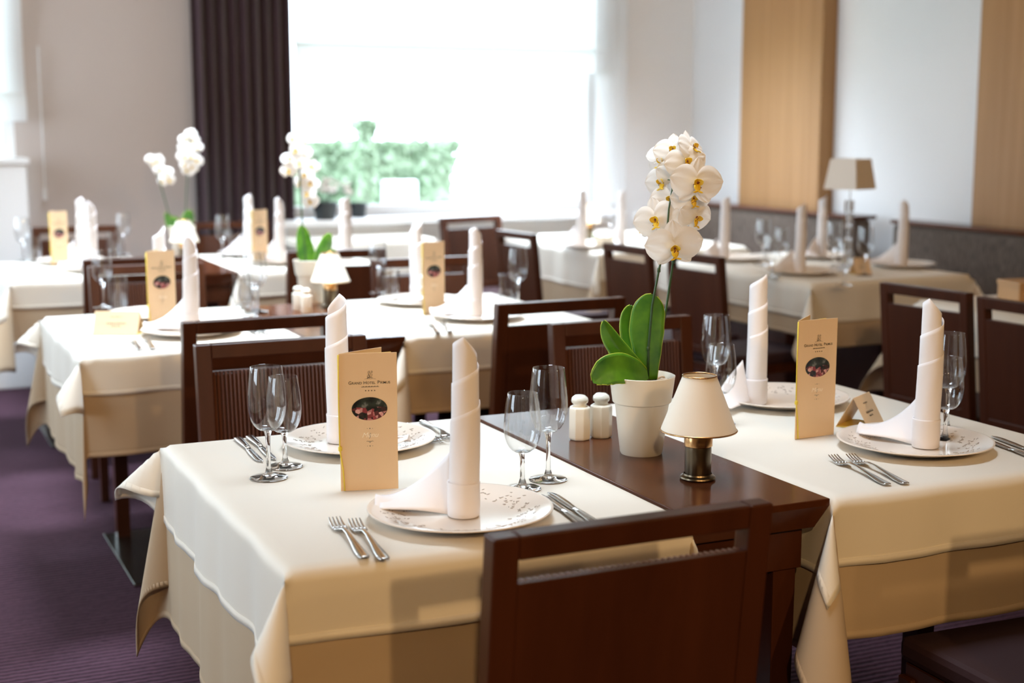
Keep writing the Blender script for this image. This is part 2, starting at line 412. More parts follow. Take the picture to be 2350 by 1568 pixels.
# pots on the sill of the big window
t = thing('sill_planter', 'black planter with white blossoms on the sill of the big window', 'planter', (2.46, WY-.22, ZS), group=None)
bm = new_bm(); add_lathe(bm, [(0,0),(.055,0),(.075,.10),(.07,.10),(.055,.02),(0,.02)], 20); obj('pot', bm, 'black_pot', t, smooth=True)
bm = new_bm(); rnd = random.Random(2)
for i in range(26):
    a = rnd.uniform(0,2*PI); r = rnd.uniform(.0,.14); c = Vector((r*math.cos(a), r*math.sin(a)*.5-.03, .15+rnd.uniform(0,.09)))
    add_lathe(bm, [(0,-.006),(.02,.0),(.026,.008),(0,.004)], 7, 0, Matrix.Translation(c) @ Matrix.Rotation(rnd.uniform(-.9,.9),4,'X') @ Matrix.Rotation(rnd.uniform(-.9,.9),4,'Y'))
obj('blossom', bm, 'petal', t)
bm = new_bm()
for i in range(9):
    a = i*.7; add_tube(bm, [(0,0,.07),(.03*math.cos(a), .02*math.sin(a), .12),(.08*math.cos(a), .04*math.sin(a), .16)], .003, 5)
obj('stem', bm, 'stem_green', t)
for (x, lab) in ((2.70, 'small black pot on the window sill beside the planter'), ):
    bm = new_bm(); add_lathe(bm, [(0,0),(.045,0),(.055,.085),(.05,.085),(.042,.02),(0,.02)], 16); o = obj('sill_pot', bm, 'black_pot', smooth=True, loc=(x, WY-.09, ZS)); tag(o, lab, 'pot')
# ------------------------------------------------------------------ chair
def build_chair():
    t = thing('dining_chair', None, 'chair'); W, T = .211, .037; H = .873
    lean = lambda z: -.045*max(0, (z-.45)/.42)
    def lean_box(bm, x0, x1, y0, y1, z0, z1, mi=0):
        vs = add_box(bm, x0, x1, y0, y1, z0, z1, mi)
        for v_ in vs: v_.co.y += lean(v_.co.z)
    y0, y1 = -.012, .022
    bm = new_bm()
    for s in (-1, 1):
        a, b = sorted((s*W, s*(W-T)))
        lean_box(bm, a, b, y0, y1, .45, H)
    lean_box(bm, -W+T, W-T, y0, y1, H-.034, H)          # top rail
    lean_box(bm, -W+T, W-T, y0, y1, .47, .50); lean_box(bm, -W+T, W-T, y0+.011, y0+.017, .50, H-.072)
    obj('back_frame', bm, 'dark_wood', t, bevel=.003)
    bm = new_bm(); lean_box(bm, -W+T, W-T, y0+.002, y0+.011, .50, H-.066); obj('back_panel', bm, 'dark_wood', t, bevel=.0015)
    bm = new_bm(); nr = 36; w_ = 2*(W-T)/nr
    for i in range(nr):
        xc = -W+T+(i+.5)*w_
        pr = [(-.38*w_,0),(-.30*w_,.009),(0,.0120),(.30*w_,.009),(.38*w_,0)]
        lo = [bm.verts.new((xc+px_, y0+.015+py_+lean(.50), .50)) for px_, py_ in pr]
        hi = [bm.verts.new((xc+px_, y0+.015+py_+lean(H-.067), H-.067)) for px_, py_ in pr]
        for q in range(4): bm.faces.new([lo[q], lo[q+1], hi[q+1], hi[q]])
        bm.faces.new(hi); bm.faces.new([lo[0], hi[0], hi[4], lo[4]])
    obj('reeded_panel', bm, 'reed_wood_lit', t)
    for s in (-1, 1):
        a, b = sorted((s*W, s*(W-T)))
        bm = new_bm(); add_box(bm, a, b, y0-.0, y1, 0, .45, taper=.75); obj('leg', bm, 'dark_wood', t, bevel=.003)
        bm = new_bm(); add_box(bm, a, b, .40, .437, 0, .40, taper=.7); obj('leg', bm, 'dark_wood', t, bevel=.003)
    bm = new_bm(); add_box(bm, -W+.01, W-.01, .022, .43, .385, .425); obj('seat_frame', bm, 'dark_wood', t, bevel=.003)
    bm = new_bm()
    add_box(bm, -W+.004, W-.004, .024, .445, .425, .472); obj('seat', bm, 'seat_cloth', t, bevel=.014)
    return t
chair = Maker(build_chair)
CHG = 'dark wooden dining chairs around the tables'
# front tables: x .535-1.195 cloth, 1.205-1.485 wood, 1.495-2.165 cloth, y 1.93-2.81
chair('dark wooden chair with its back to us, nearest of all, at the front left table', (.912, 1.635, 0), 0, CHG)
chair('dark wooden chair whose seat shows under the cloth in the bottom right corner', (1.86, 1.50, 0), -.04, CHG)
chair('chair facing us with reeded back, behind the left plate of the front table', (.915, 3.285, 0), PI, CHG)
chair('chair facing us with reeded back, directly behind the orchid of the front table', (1.835, 3.255, 0), PI, CHG)
chair('chair seen from behind at the second left table, just above a reeded chair', (.968, 3.77, 0), .02, CHG)
chair('chair seen from behind at the second table, between tall napkin and orchid', (1.875, 3.77, 0), 0, CHG)
chair('chair facing us behind the second left table, behind its wine glass and menu', (.965, 5.30, 0), PI, CHG)
chair('chair facing us behind the second table on the right of its table lamp', (1.99, 5.12, 0), PI, CHG)
chair('chair seen from behind at the third left table, behind the standing menu and tent card', (.985, 5.66, 0), 0, CHG)
chair('chair seen from behind at the third table, behind the green orchid leaves', (1.79, 5.66, 0), 0, CHG)
chair('chair facing us against the taupe wall, behind the farthest left menu', (1.005, 7.46, 0), PI, CHG)
chair('chair facing us in front of the dark curtain, behind the far wine glasses', (1.80, 7.46, 0), PI, CHG)
R_ = -PI/2
NS = (.82, 1, 1)
chair('chair seen from behind at the right bench table, left of the orchid flower', (3.03, 5.32, 0), R_+.08, CHG, NS)
chair('chair seen from behind at the right bench table, just right of the orchid stems', (3.08, 4.86, 0), R_+.1, CHG, NS)
chair('chair seen from behind, left one of the pair behind the right wine glass', (3.12, 3.55, 0), R_+.12, CHG, (.86,1,1))
chair('chair seen from behind cut off by the right edge of the picture', (3.12, 3.11, 0), R_+.05, CHG, (.86,1,1))
chair('chair with slotted back left of the bright far table by the window', (2.92, 6.22, 0), R_+.1, CHG, NS)
chair('chair facing us by the window, behind the bright far table', (3.15, 7.35, 0), PI+.25, CHG)
# ------------------------------------------------------------------ tables
ZT = .75
def dining_table(name, x0, x1, y0, y1, lab, group='square dining tables under cloths'):
    t = thing(name, lab, 'table', ((x0+x1)/2, (y0+y1)/2, 0), 0, group)
    w_, d_ = (x1-x0)/2, (y1-y0)/2
    bm = new_bm(); add_box(bm, -w_, w_, -d_, d_, ZT-.028, ZT-.002); obj('tabletop', bm, 'dark_wood_top', t, bevel=.003)
    bm = new_bm(); add_box(bm, -w_+.14, w_-.16, -d_+.22*min(1,d_/.44), d_-.06, 0, .010); obj('base_plate', bm, 'base_steel', t, bevel=.002)
    for (lx, ly) in ((-w_+.20, d_-.11), (w_-.22, -d_+.28*min(1,d_/.44))):
        bm = new_bm(); add_box(bm, lx-.022, lx+.022, ly-.022, ly+.022, .010, ZT-.028); obj('column', bm, 'dark_wood', t)
    return t
def service_table(x0, x1, y0, y1, lab, group='narrow dark wooden tables between the cloths'):
    t = thing('service_table', lab, 'table', ((x0+x1)/2, (y0+y1)/2, 0), 0, group)
    w_, d_ = (x1-x0)/2, (y1-y0)/2
    bm = new_bm(); z1, z0 = ZT+.004, ZT-.05; i = .018
    hi = [bm.verts.new((x, y, z1)) for x, y in ((-w_,-d_),(w_,-d_),(w_,d_),(-w_,d_))]
    mi = [bm.verts.new((x, y, z1-.012)) for x, y in ((-w_,-d_),(w_,-d_),(w_,d_),(-w_,d_))]
    lo = [bm.verts.new((x, y, z0)) for x, y in ((-w_+i,-d_+i),(w_-i,-d_+i),(w_-i,d_-i),(-w_+i,d_-i))]
    bm.faces.new(hi); bm.faces.new(lo[::-1])
    for a, b in ((mi, hi), (lo, mi)):
        for q in range(4): bm.faces.new([a[q], a[(q+1)%4], b[(q+1)%4], b[q]])
    obj('tabletop', bm, 'dark_wood_top', t, bevel=.0015)
    bm = new_bm()
    a, b = w_-.03, d_-.035
    add_box(bm, -a, a, -b, -b+.02, z0-.075, z0); add_box(bm, -a, a, b-.02, b, z0-.075, z0)
    add_box(bm, -a, -a+.02, -b+.02, b-.02, z0-.075, z0); add_box(bm, a-.02, a, -b+.02, b-.02, z0-.075, z0)
    obj('apron', bm, 'dark_wood', t, bevel=.002)
    for sx_ in (-1, 1):
        for sy_ in (-1, 1):
            cx, cy = sx_*(a-.03), sy_*(b-.03)
            bm = new_bm(); add_box(bm, cx-.024, cx+.024, cy-.024, cy+.024, 0, z0-.0, taper=.8); obj('leg', bm, 'dark_wood', t, bevel=.002)
    return t
def cloth(name, x0, x1, y0, y1, z, ox_, oy_, m, lab, group, seed=0, off=0.0, kc=None, zones=(), amp=.012, step=.022, frq=1.0, thick=.0012, hem=True):
    """kc: flare of the four hanging corners, order (left-front, right-front, right-back, left-back)."""
    rnd = random.Random(seed); kc = kc or (1.2,1.2,1.2,1.2)
    Wd, Dp = x1-x0, y1-y0; r = .010+off
    phs = [rnd.uniform(0, 2*PI) for _ in range(12)]
    def axis(n_in, over, length):
        a = []; no = max(6, int(over/step))
        a += [-over+over*i/no for i in range(no)]
        a += [-.001] if False else []
        ni = max(8, int(length/(step*1.3)))
        a += [length*i/ni for i in range(ni+1)]
        a += [length+over*(i+1)/no for i in range(no)]
        return a
    U, V = axis(0, ox_, Wd), axis(0, oy_, Dp)
    def bend(o):                 # arc over the table edge -> (outward, down)
        q = r*PI/2
        if o < q: a = o/r; return r*math.sin(a), r*(1-math.cos(a))
        return r, r+(o-q)
    def rip(s, o, over, side):
        w1 = max(0., o)/over
        f = frq*(1+.15*side)
        v_ = (math.sin(s*21*f+phs[side*3])*.45+math.sin(s*41*f+phs[side*3+1]+1.5*math.sin(s*6+phs[side]))*.14+math.sin(s*9*f+phs[side*3+2])*.5)
        e = min(s, (Wd if side in (0,2) else Dp)-s); e = max(0, min(1, e/.09))
        return amp*(v_+.75)*w1**.8*e
    def corner(k, t_):           # bezier of tilt
        a = 3*(1-t_)*t_*t_*k; b = 3*(1-t_)**2*t_*k
        return a, b              # a: along x outward (late), b: along y outward (early)
    bm = new_bm(); grid = []
    zoff = off
    for u in U:
        row = []
        for v_ in V:
            dx = -u if u < 0 else (u-Wd if u > Wd else 0); sxn = -1 if u < 0 else 1
            dy = -v_ if v_ < 0 else (v_-Dp if v_ > Dp else 0); syn = -1 if v_ < 0 else 1
            cx = min(max(u, 0), Wd); cy = min(max(v_, 0), Dp)
            if dx == 0 and dy == 0:
                p = Vector((cx, cy, zoff))
            elif dy == 0:
                o_, dn = bend(dx); o_ += rip(cy, dx, ox_, 1 if sxn > 0 else 3)
                p = Vector((cx+sxn*o_, cy, zoff-dn))
            elif dx == 0:
                o_, dn = bend(dy); o_ += rip(cx, dy, oy_, 0 if syn < 0 else 2)
                p = Vector((cx, cy+syn*o_, zoff-dn))
            else:
                rr = math.hypot(dx, dy); ph = math.atan2(dy, dx); t_ = ph/(PI/2)
                ki = {(-1,-1):0, (1,-1):1, (1,1):2, (-1,1):3}[(sxn, syn)]
                a, b = corner(kc[ki]*2.0, t_); tl = math.hypot(a, b)
                o_, dn = bend(rr)
                ex = math.cos(ph); ey = math.sin(ph)
                if tl > 1e-6:
                    hx, hy = a/tl*math.sin(tl), b/tl*math.sin(tl); dz = math.cos(tl)
                else: hx = hy = 0; dz = 1
                p = Vector((cx+sxn*(o_*ex+dn*hx), cy+syn*(o_*ey+dn*hy), zoff-dn*dz))
            q = Vector((x0+p.x, y0+p.y, z+p.z))
            for (xa, xb, ya, yb, zz) in zones:
                if xa-.03 < q.x < xb+.03 and ya < q.y < yb:
                    e = min(1, (q.x-xa+.03)/.03, (xb+.03-q.x)/.03); zt = zz+off+.002
                    if q.z < zt:
                        ex_ = zt-q.z; q.z += ex_*e; q.y += (-1 if syn < 0 else 1)*ex_*.55*e
            if q.z < .012: q.z = .012+off*.3
            row.append(bm.verts.new(q))
        grid.append(row)
    nu, nv = len(U), len(V)
    for i in range(nu-1):
        for j in range(nv-1): bm.faces.new([grid[i][j], grid[i+1][j], grid[i+1][j+1], grid[i][j+1]])
    cx0, cy0 = (x0+x1)/2, (y0+y1)/2
    for v_ in bm.verts: v_.co.x -= cx0; v_.co.y -= cy0; v_.co.z -= z
    hems = None
    if hem:
        hb = new_bm()
        loop = [grid[i][0].co.copy() for i in range(nu)]+[grid[nu-1][j].co.copy() for j in range(1, nv)]+[grid[i][nv-1].co.copy() for i in range(nu-2, -1, -1)]+[grid[0][j].co.copy() for j in range(nv-2, 0, -1)]
        inner = [grid[min(max(i,1),nu-2)][1].co.copy() for i in range(nu)]+[grid[nu-2][min(max(j,1),nv-2)].co.copy() for j in range(1, nv)]+[grid[min(max(i,1),nu-2)][nv-2].co.copy() for i in range(nu-2, -1, -1)]+[grid[1][min(max(j,1),nv-2)].co.copy() for j in range(nv-2, 0, -1)]
        hems = (hb, loop, inner)
    o = obj(name, bm, m, smooth='all', solid=thick, loc=(cx0, cy0, z))
    o.modifiers['solid'].offset = 1
    tag(o, lab, 'tablecloth', group)
    if hems:
        hb, loop, inner = hems; n = len(loop); A = []; B = []
        for p, q in zip(loop, inner):
            d = (q-p); d = d.normalized()*.014 if d.length > 1e-5 else Vector((0,0,.014))
            A.append(hb.verts.new(p)); B.append(hb.verts.new(p+d))
        for i in range(n):
            j = (i+1) % n
            try: hb.faces.new([A[i], A[j], B[j], B[i]])
            except ValueError: pass
        h = obj('hem', hb, m, o, smooth='all', solid=.0024)
    return o
OG, UG = 'ivory upper tablecloths', 'tan under tablecloths'
def laid_table(x0, x1, y0, y1, labt, labo, labu, seed, kc, ov=(.17,.12), un=(.37,.25), zones=(), amp=.011, step=.022, kcu=None):
    dining_table('dining_table', x0+.002, x1-.002, y0+.002, y1-.002, labt)
    cloth('under_tablecloth', x0, x1, y0, y1, ZT, un[0], un[1], 'linen_tan', labu, UG, seed, .0010, kcu or kc, zones, amp, step)
    return cloth('tablecloth', x0, x1, y0, y1, ZT, ov[0], ov[1], 'linen', labo, OG, seed, .0042, kc, zones, amp, step)
SZ = .474
XA, XB, XC, XD = .540, 1.190, 1.500, 2.165
laid_table(XA, XB, 1.935, 2.81, 'table under ivory cloth at the front left', 'ivory cloth with white lit side fold on the front left table', 'tan cloth hanging lower under the front left ivory cloth',
           11, (.62,.3,.3,.80), zones=((.70,1.13,1.5,2.09,SZ),(.70,1.13,2.83,3.3,SZ)), step=.014, un=(.37,.30), kcu=(.22,.3,.3,.20))
service_table(1.204, 1.486, 1.925, 2.815, 'narrow dark glossy wooden table carrying the orchid between the two front cloths')
laid_table(XC, XD, 1.93, 2.81, 'table under ivory cloth at the front right', 'ivory cloth on the front right table beside the orchid table', 'tan cloth hanging lower under the front right ivory cloth',
           23, (.45,.6,.6,.35), ov=(.15,.13), un=(.30,.26), zones=((1.62,2.05,2.83,3.3,SZ),), step=.014)
laid_table(.55, 1.19, 4.02, 4.90, 'second table from the front on the left, under cloth', 'ivory cloth on the second left table under the tan tent card', 'tan cloth with low hanging corners under the second left table cloth',
           31, (.75,.4,.4,.80), zones=((.83,1.26,3.6,4.24,SZ),), un=(.37,.29), kcu=(.06,.3,.3,.22))
service_table(1.204, 1.486, 4.00, 4.90, 'narrow dark wooden table with window glare and a small lamp, second row')
laid_table(1.50, 2.165, 4.02, 4.90, 'second table from the front, right of the small lamp, under cloth', 'ivory cloth on the second table around the standing menu, mid picture', 'tan cloth hanging under the second row middle tablecloth',
           37, (.55,.5,.5,.35), zones=((1.68,2.12,3.6,4.23,SZ),), ov=(.15,.13))
laid_table(.56, 1.19, 6.06, 6.94, 'third table in the left row, at the left picture edge', 'ivory cloth on the third left table by the taupe wall', 'tan cloth under the cloth of the third left table',
           41, (.65,.4,.4,.6), zones=((.76,1.2,5.6,6.2,SZ),))
service_table(1.204, 1.486, 6.05, 6.95, 'narrow dark wooden table under the farthest left orchid, third row')
laid_table(1.50, 2.165, 6.06, 6.94, 'third row table in front of the dark curtain', 'ivory cloth on the third row table in front of the dark curtain', 'tan cloth under the third row cloth in front of the curtain',
           43, (.5,.5,.5,.4), zones=((1.57,2.0,5.6,6.2,SZ),))
laid_table(3.47, 4.28, 4.66, 5.86, 'table at the right bench, carrying the crystal lamp', 'ivory cloth with crumpled lit fold on the right bench table', 'pale under cloth hanging low from the right bench table',
           53, (.5,.5,.5,.4), ov=(.15,.17), un=(.22,.27), zones=())
laid_table(3.36, 4.22, 6.26, 7.42, 'far table in the corner by the window and bench', 'bright white lit cloth on the far table by the window', 'under cloth of the bright far table by the window',
           59, (.4,.5,.5,.5), ov=(.2,.15), un=(.34,.3))
laid_table(3.50, 4.28, 2.95, 4.05, 'table behind the pair of chairs at the right picture edge', 'ivory cloth seen through the slots of the right pair of chairs', 'under cloth of the table at the right picture edge',
           61, (.4,.5,.5,.5))
dining_table('side_table', 2.20, 2.92, 7.45, 7.80, 'small white-covered table standing under the big window', None)
cloth('tablecloth', 2.19, 2.93, 7.44, 7.81, ZT, .05, .20, 'linen', 'white cloth hanging from the small table under the big window', OG, 71, .003, (.5,.5,.5,.5), amp=.01)
# ------------------------------------------------------------------ benches
def bench(y0, y1, lab):
    t = thing('bench_seat', lab, 'bench', (4.66, (y0+y1)/2, 0), 0, 'upholstered benches along the right wall'); h = (y1-y0)/2
    bm = new_bm(); add_box(bm, .13,.24,-h,h,.40,.885); obj('backrest', bm, 'bench_cloth', t, bevel=.02)
    bm = new_bm(); add_box(bm, .12,.27,-h-.005,h+.005,.885,.905); obj('top_ledge', bm, 'dark_wood_top', t, bevel=.004)
    bm = new_bm(); add_box(bm, -.30,.13,-h,h,.36,.47); obj('seat', bm, 'bench_plum', t, bevel=.02)
    bm = new_bm(); add_box(bm, -.27,.24,-h+.02,h-.02,0,.36); obj('base', bm, 'dark_wood', t)
bench(6.08, 7.75, 'brown upholstered bench below the pale oak panel, nearer the window')
bench(2.3, 5.78, 'brown upholstered bench behind the table with the crystal lamp, running out at the right')
# ------------------------------------------------------------------ tableware builders
ZC = ZT+.0054           # top of the upper cloth
def build_plate():
    t = thing('charger_plate', None, 'plate')
    bm = new_bm()
    prof = [(0,.004),(.085,.004),(.098,.0055),(.112,.010),(.132,.0165),(.146,.0195),(.1495,.0205),(.1515,.0195),(.1515,.0180),(.146,.0165),(.11,.006),(.09,.0),(0,.0)]
    add_lathe(bm, prof, 72)
    obj('dish', bm, 'porcelain', t, smooth=True, sharp=50)
    bm = new_bm(); rnd = random.Random(4)
    def zat(r):
        for (r0,z0),(r1,z1) in zip(prof[:7], prof[1:7]):
            if r0 <= r <= r1: return z0+(z1-z0)*(r-r0)/(r1-r0)
        return .02
    for s in range(4):                 # four sprays of small raised leaves on the rim
        a0 = s*PI/2+.35
        for i in range(60):
            a = a0+(i/60)*1.40+rnd.uniform(-.03,.03); r = .108+.015*math.sin(i*.55+s)+rnd.uniform(-.010,.010)
            q = a+PI/2+rnd.uniform(-1.0,1.0); l = rnd.uniform(.0022,.0036); wd = l*.38
            d = Vector((math.cos(q), math.sin(q), 0)); nrm = Vector((-d.y, d.x, 0)); c = Vector((r*math.cos(a), r*math.sin(a), 0))
            pts = [c-d*l, c+nrm*wd, c+d*l, c-nrm*wd]
            bm.faces.new([bm.verts.new((p.x, p.y, zat(p.length)+.0006)) for p in pts])
    obj('leaf_decoration', bm, 'porcelain_pattern', t, solid=.0005)
    return t
def build_napkin():
    t = thing('folded_napkin', None, 'napkin'); H = .296
    bm = new_bm(); turns = 2.5
    def fn(u, v):
        th = u*turns*2*PI; r0 = .0195+.0016*u*turns+.0003*math.sin(3*th+1)
        q_ = u*turns; h = H*(.90+.10*q_/.22) if q_ < .22 else H*(1-.225*(q_-.22)**.92)
        z = h*v; r = r0*(1.04-.09*(z/H))*(1+.012*math.sin(2*th+z*18)+.010*math.sin(5*th+z*33))
        a = th*-1-.55+z*.7
        return Vector((r*math.cos(a)*1.03+.004*math.sin(z*7), r*math.sin(a), z+.0))
    add_grid(bm, 150, 26, fn)
    obj('roll', bm, 'napkin_cloth', t, smooth='all', solid=.0011)
    bm = new_bm()
    add_lathe(bm, [(.0245,.0),(.0262,.001),(.0268,.020),(.0264,.050),(.0271,.0555),(.0264,.0575),(.0246,.056)], 40)
    obj('cuff', bm, 'napkin_cloth', t, smooth='all')
    bm = new_bm()
    def tail(u, v):
        hgt = .012+.088*(1-u)**1.7
        x = -.022-.115*u; y = .006+.022*v+.030*u*(1-v)*0+.014*math.sin(u*4)*v-.004
        return Vector((x, y+.03*u*v, hgt*v+.006*math.sin(PI*u)*(1-v)+.010*u*u))
    add_grid(bm, 18, 10, tail)
    def flap(u, v):
        x = -.018-.128*u; y = .012+.060*v*(1-.35*u)
        return Vector((x, y, .006+.012*math.sin(PI*v)+.016*u*v+.010*math.sin(5*u+1)*v))
    add_grid(bm, 16, 10, flap)
    obj('tail', bm, 'napkin_cloth', t, smooth='all', solid=.0016)
    return t
def glass_profile(H, zs, rb, rr, rf):
    zb = zs+(H-zs)*.42
    out = [(0,.0),(rf*.96,.0),(rf,.0010),(rf*.96,.0022),(rf*.5,.0045),(.0075,.0085),(.0042,.020),(.0038,zs*.6),(.0046,zs*.86),(.0075,zs)]
    n = 7
    for i in range(1, n+1):
        a = i/n*PI/2; out.append((.0075+(rb-.0075)*math.sin(a)**.9, zs+(zb-zs)*(1-math.cos(a))))
    m_ = 7
    for i in range(1, m_+1):
        q = i/m_; out.append((rb+(rr-rb)*q**1.55, zb+(H-zb)*q))
    inn = [(max(0, r-.0011), z) for r, z in out[-(n+m_):]][::-1]
    inn = [(inn[0][0], inn[0][1]+.0000)]+inn[1:]
    return out+[(rr-.0004, H+.0006)]+inn+[(.003, zs+.0042),(0, zs+.0040)]
def build_glass(H, zs, rb, rr, rf):
    def f():
        bm = new_bm(); add_lathe(bm, glass_profile(H, zs, rb, rr, rf), 40)
        for f_ in bm.faces: f_.material_index = 1 if f_.calc_center_median().z > zs+.001 else 0
        return tag(obj('wine_glass', bm, ['glass', 'glass_bowl'], smooth=True, sharp=50), None, 'glass')
    return f
def build_tumbler():
    bm = new_bm(); add_lathe(bm, [(0,0),(.024,0),(.026,.003),(.033,.04),(.0345,.08),(.033,.118),(.0318,.118),(.0332,.08),(.0318,.042),(.0245,.012),(0,.010)], 36)
    for f_ in bm.faces: f_.material_index = 1 if f_.calc_center_median().z > .013 else 0
    return tag(obj('water_glass', bm, ['glass', 'glass_bowl'], smooth=True, sharp=40), None, 'glass')
def build_fork():
    bm = new_bm(); t_ = .0013
    # handle and neck, lying along +y from the tail (y=0) to the tines (y=.205)
    sec = [(0,.0055,.0030),(.006,.0085,.0026),(.030,.0085,.0030),(.070,.0055,.0060),(.110,.0034,.0095),(.135,.0032,.0092),(.146,.0060,.0070),(.155,.0108,.0040),(.166,.0118,.0026)]
    add_grid(bm, len(sec), 5, lambda u, v: (lambda s: Vector(((v*2-1)*s[1], s[0], s[2]+.0012*(1-(v*2-1)**2))))(sec[int(round(u*(len(sec)-1)))]))
    for k_ in range(4):
        xc = -.0094+k_*.00627
        pts = [(.165,.0020,.0026),(.178,.0017,.0030),(.192,.0014,.0055),(.205,.0007,.0100)]
        add_grid(bm, 4, 3, lambda u, v: (lambda s: Vector((xc*(1-.06*u)+(v*2-1)*s[1], s[0], s[2]+.0006*(1-(v*2-1)**2))))(pts[int(round(u*3))]))
    return tag(obj('fork', bm, 'steel', smooth='all', solid=.0016), None, 'fork')
def build_knife():
    t = thing('knife', None, 'knife')
    bm = new_bm(); sec = [(0,.0065,.0026),(.006,.0085,.0030),(.04,.0080,.0034),(.085,.0058,.0036),(.104,.0046,.0030)]
    add_grid(bm, 5, 5, lambda u, v: (lambda s: Vector(((v*2-1)*s[1], s[0], s[2]+.0016*(1-(v*2-1)**2))))(sec[int(round(u*4))]))
    obj('handle', bm, 'steel', t, smooth='all', solid=.003)
    bm = new_bm(); sec = [(.102,-.0046,.0046),(.112,-.0058,.0062),(.150,-.0062,.0085),(.195,-.0060,.0085),(.212,-.0050,.0050),(.219,-.0040,-.0020)]
    add_grid(bm, 6, 3, lambda u, v: (lambda s: Vector((s[1]+(s[2]-s[1])*v, s[0], .0030)))(sec[int(round(u*5))]))
    obj('blade', bm, 'steel', t, smooth='all', solid=.0011)
    return t
def build_shaker():
    t = thing('shaker', None, 'shaker')
    bm = new_bm(); R = .0205
    add_lathe(bm, [(0,0),(R*.86,0),(R*.97,.003),(R,.006),(R,.057),(R*.96,.0615),(R*.62,.0655)], 8, ang0=PI/8)
    obj('body', bm, 'shaker_ceramic', t, bevel=.0012, smooth=True, sharp=25)
    bm = new_bm(); add_lathe(bm, [(.0125,.0645),(.0118,.068),(.0150,.071),(.0158,.075),(.0145,.080),(.009,.0845),(0,.0855)], 24)
    obj('top', bm, 'shaker_ceramic', t, smooth='all')
    return t
# lettering as mesh from the built-in font
def text_mesh(body, size, bm, at, mi=0, align='CENTER', space=1.0, shear=0, bold=0):
    c = bpy.data.curves.new('lettering', 'FONT'); c.body = body; c.size = size; c.align_x = align; c.space_character = space; c.shear = shear; c.offset = bold
    c.resolution_u = 3
    o = bpy.data.objects.new('lettering', c); COL.objects.link(o); bpy.context.view_layer.update()
    me = o.to_mesh(); off = len(bm.verts)
    vs = [bm.verts.new((v.co.x+at[0], at[1], v.co.y+at[2])) for v in me.vertices]
    for p in me.polygons:
        try:
            f = bm.faces.new([vs[i] for i in p.vertices]); f.material_index = mi
        except ValueError: pass
    o.to_mesh_clear(); COL.objects.unlink(o); bpy.data.objects.remove(o); bpy.data.curves.remove(c)
def small_caps(txt, big, small, bm, y, z, bold=0):
    # widths measured letter run by letter run
    runs = []
    for wd in txt.split(' '): runs.append((wd[0], big)); runs.append((wd[1:], small)); runs.append((' ', small))
    runs = runs[:-1]; xs = []; x = 0
    for s, sz in runs:
        wd = sum({'I':.34,' ':.42,'M':.86,'G':.76,'O':.76,'H':.72,'P':.61,'R':.67,'U':.70,'L':.54,'E':.64,'S':.66,'T':.60}.get(ch, .70) for ch in s)*sz
        xs.append(x); x += wd
    for (s, sz), x_ in zip(runs, xs):
        if s.strip(): text_mesh(s, sz, bm, (x_-x/2, y, z), 0, 'LEFT', bold=bold)
MW, MH = .100, .243
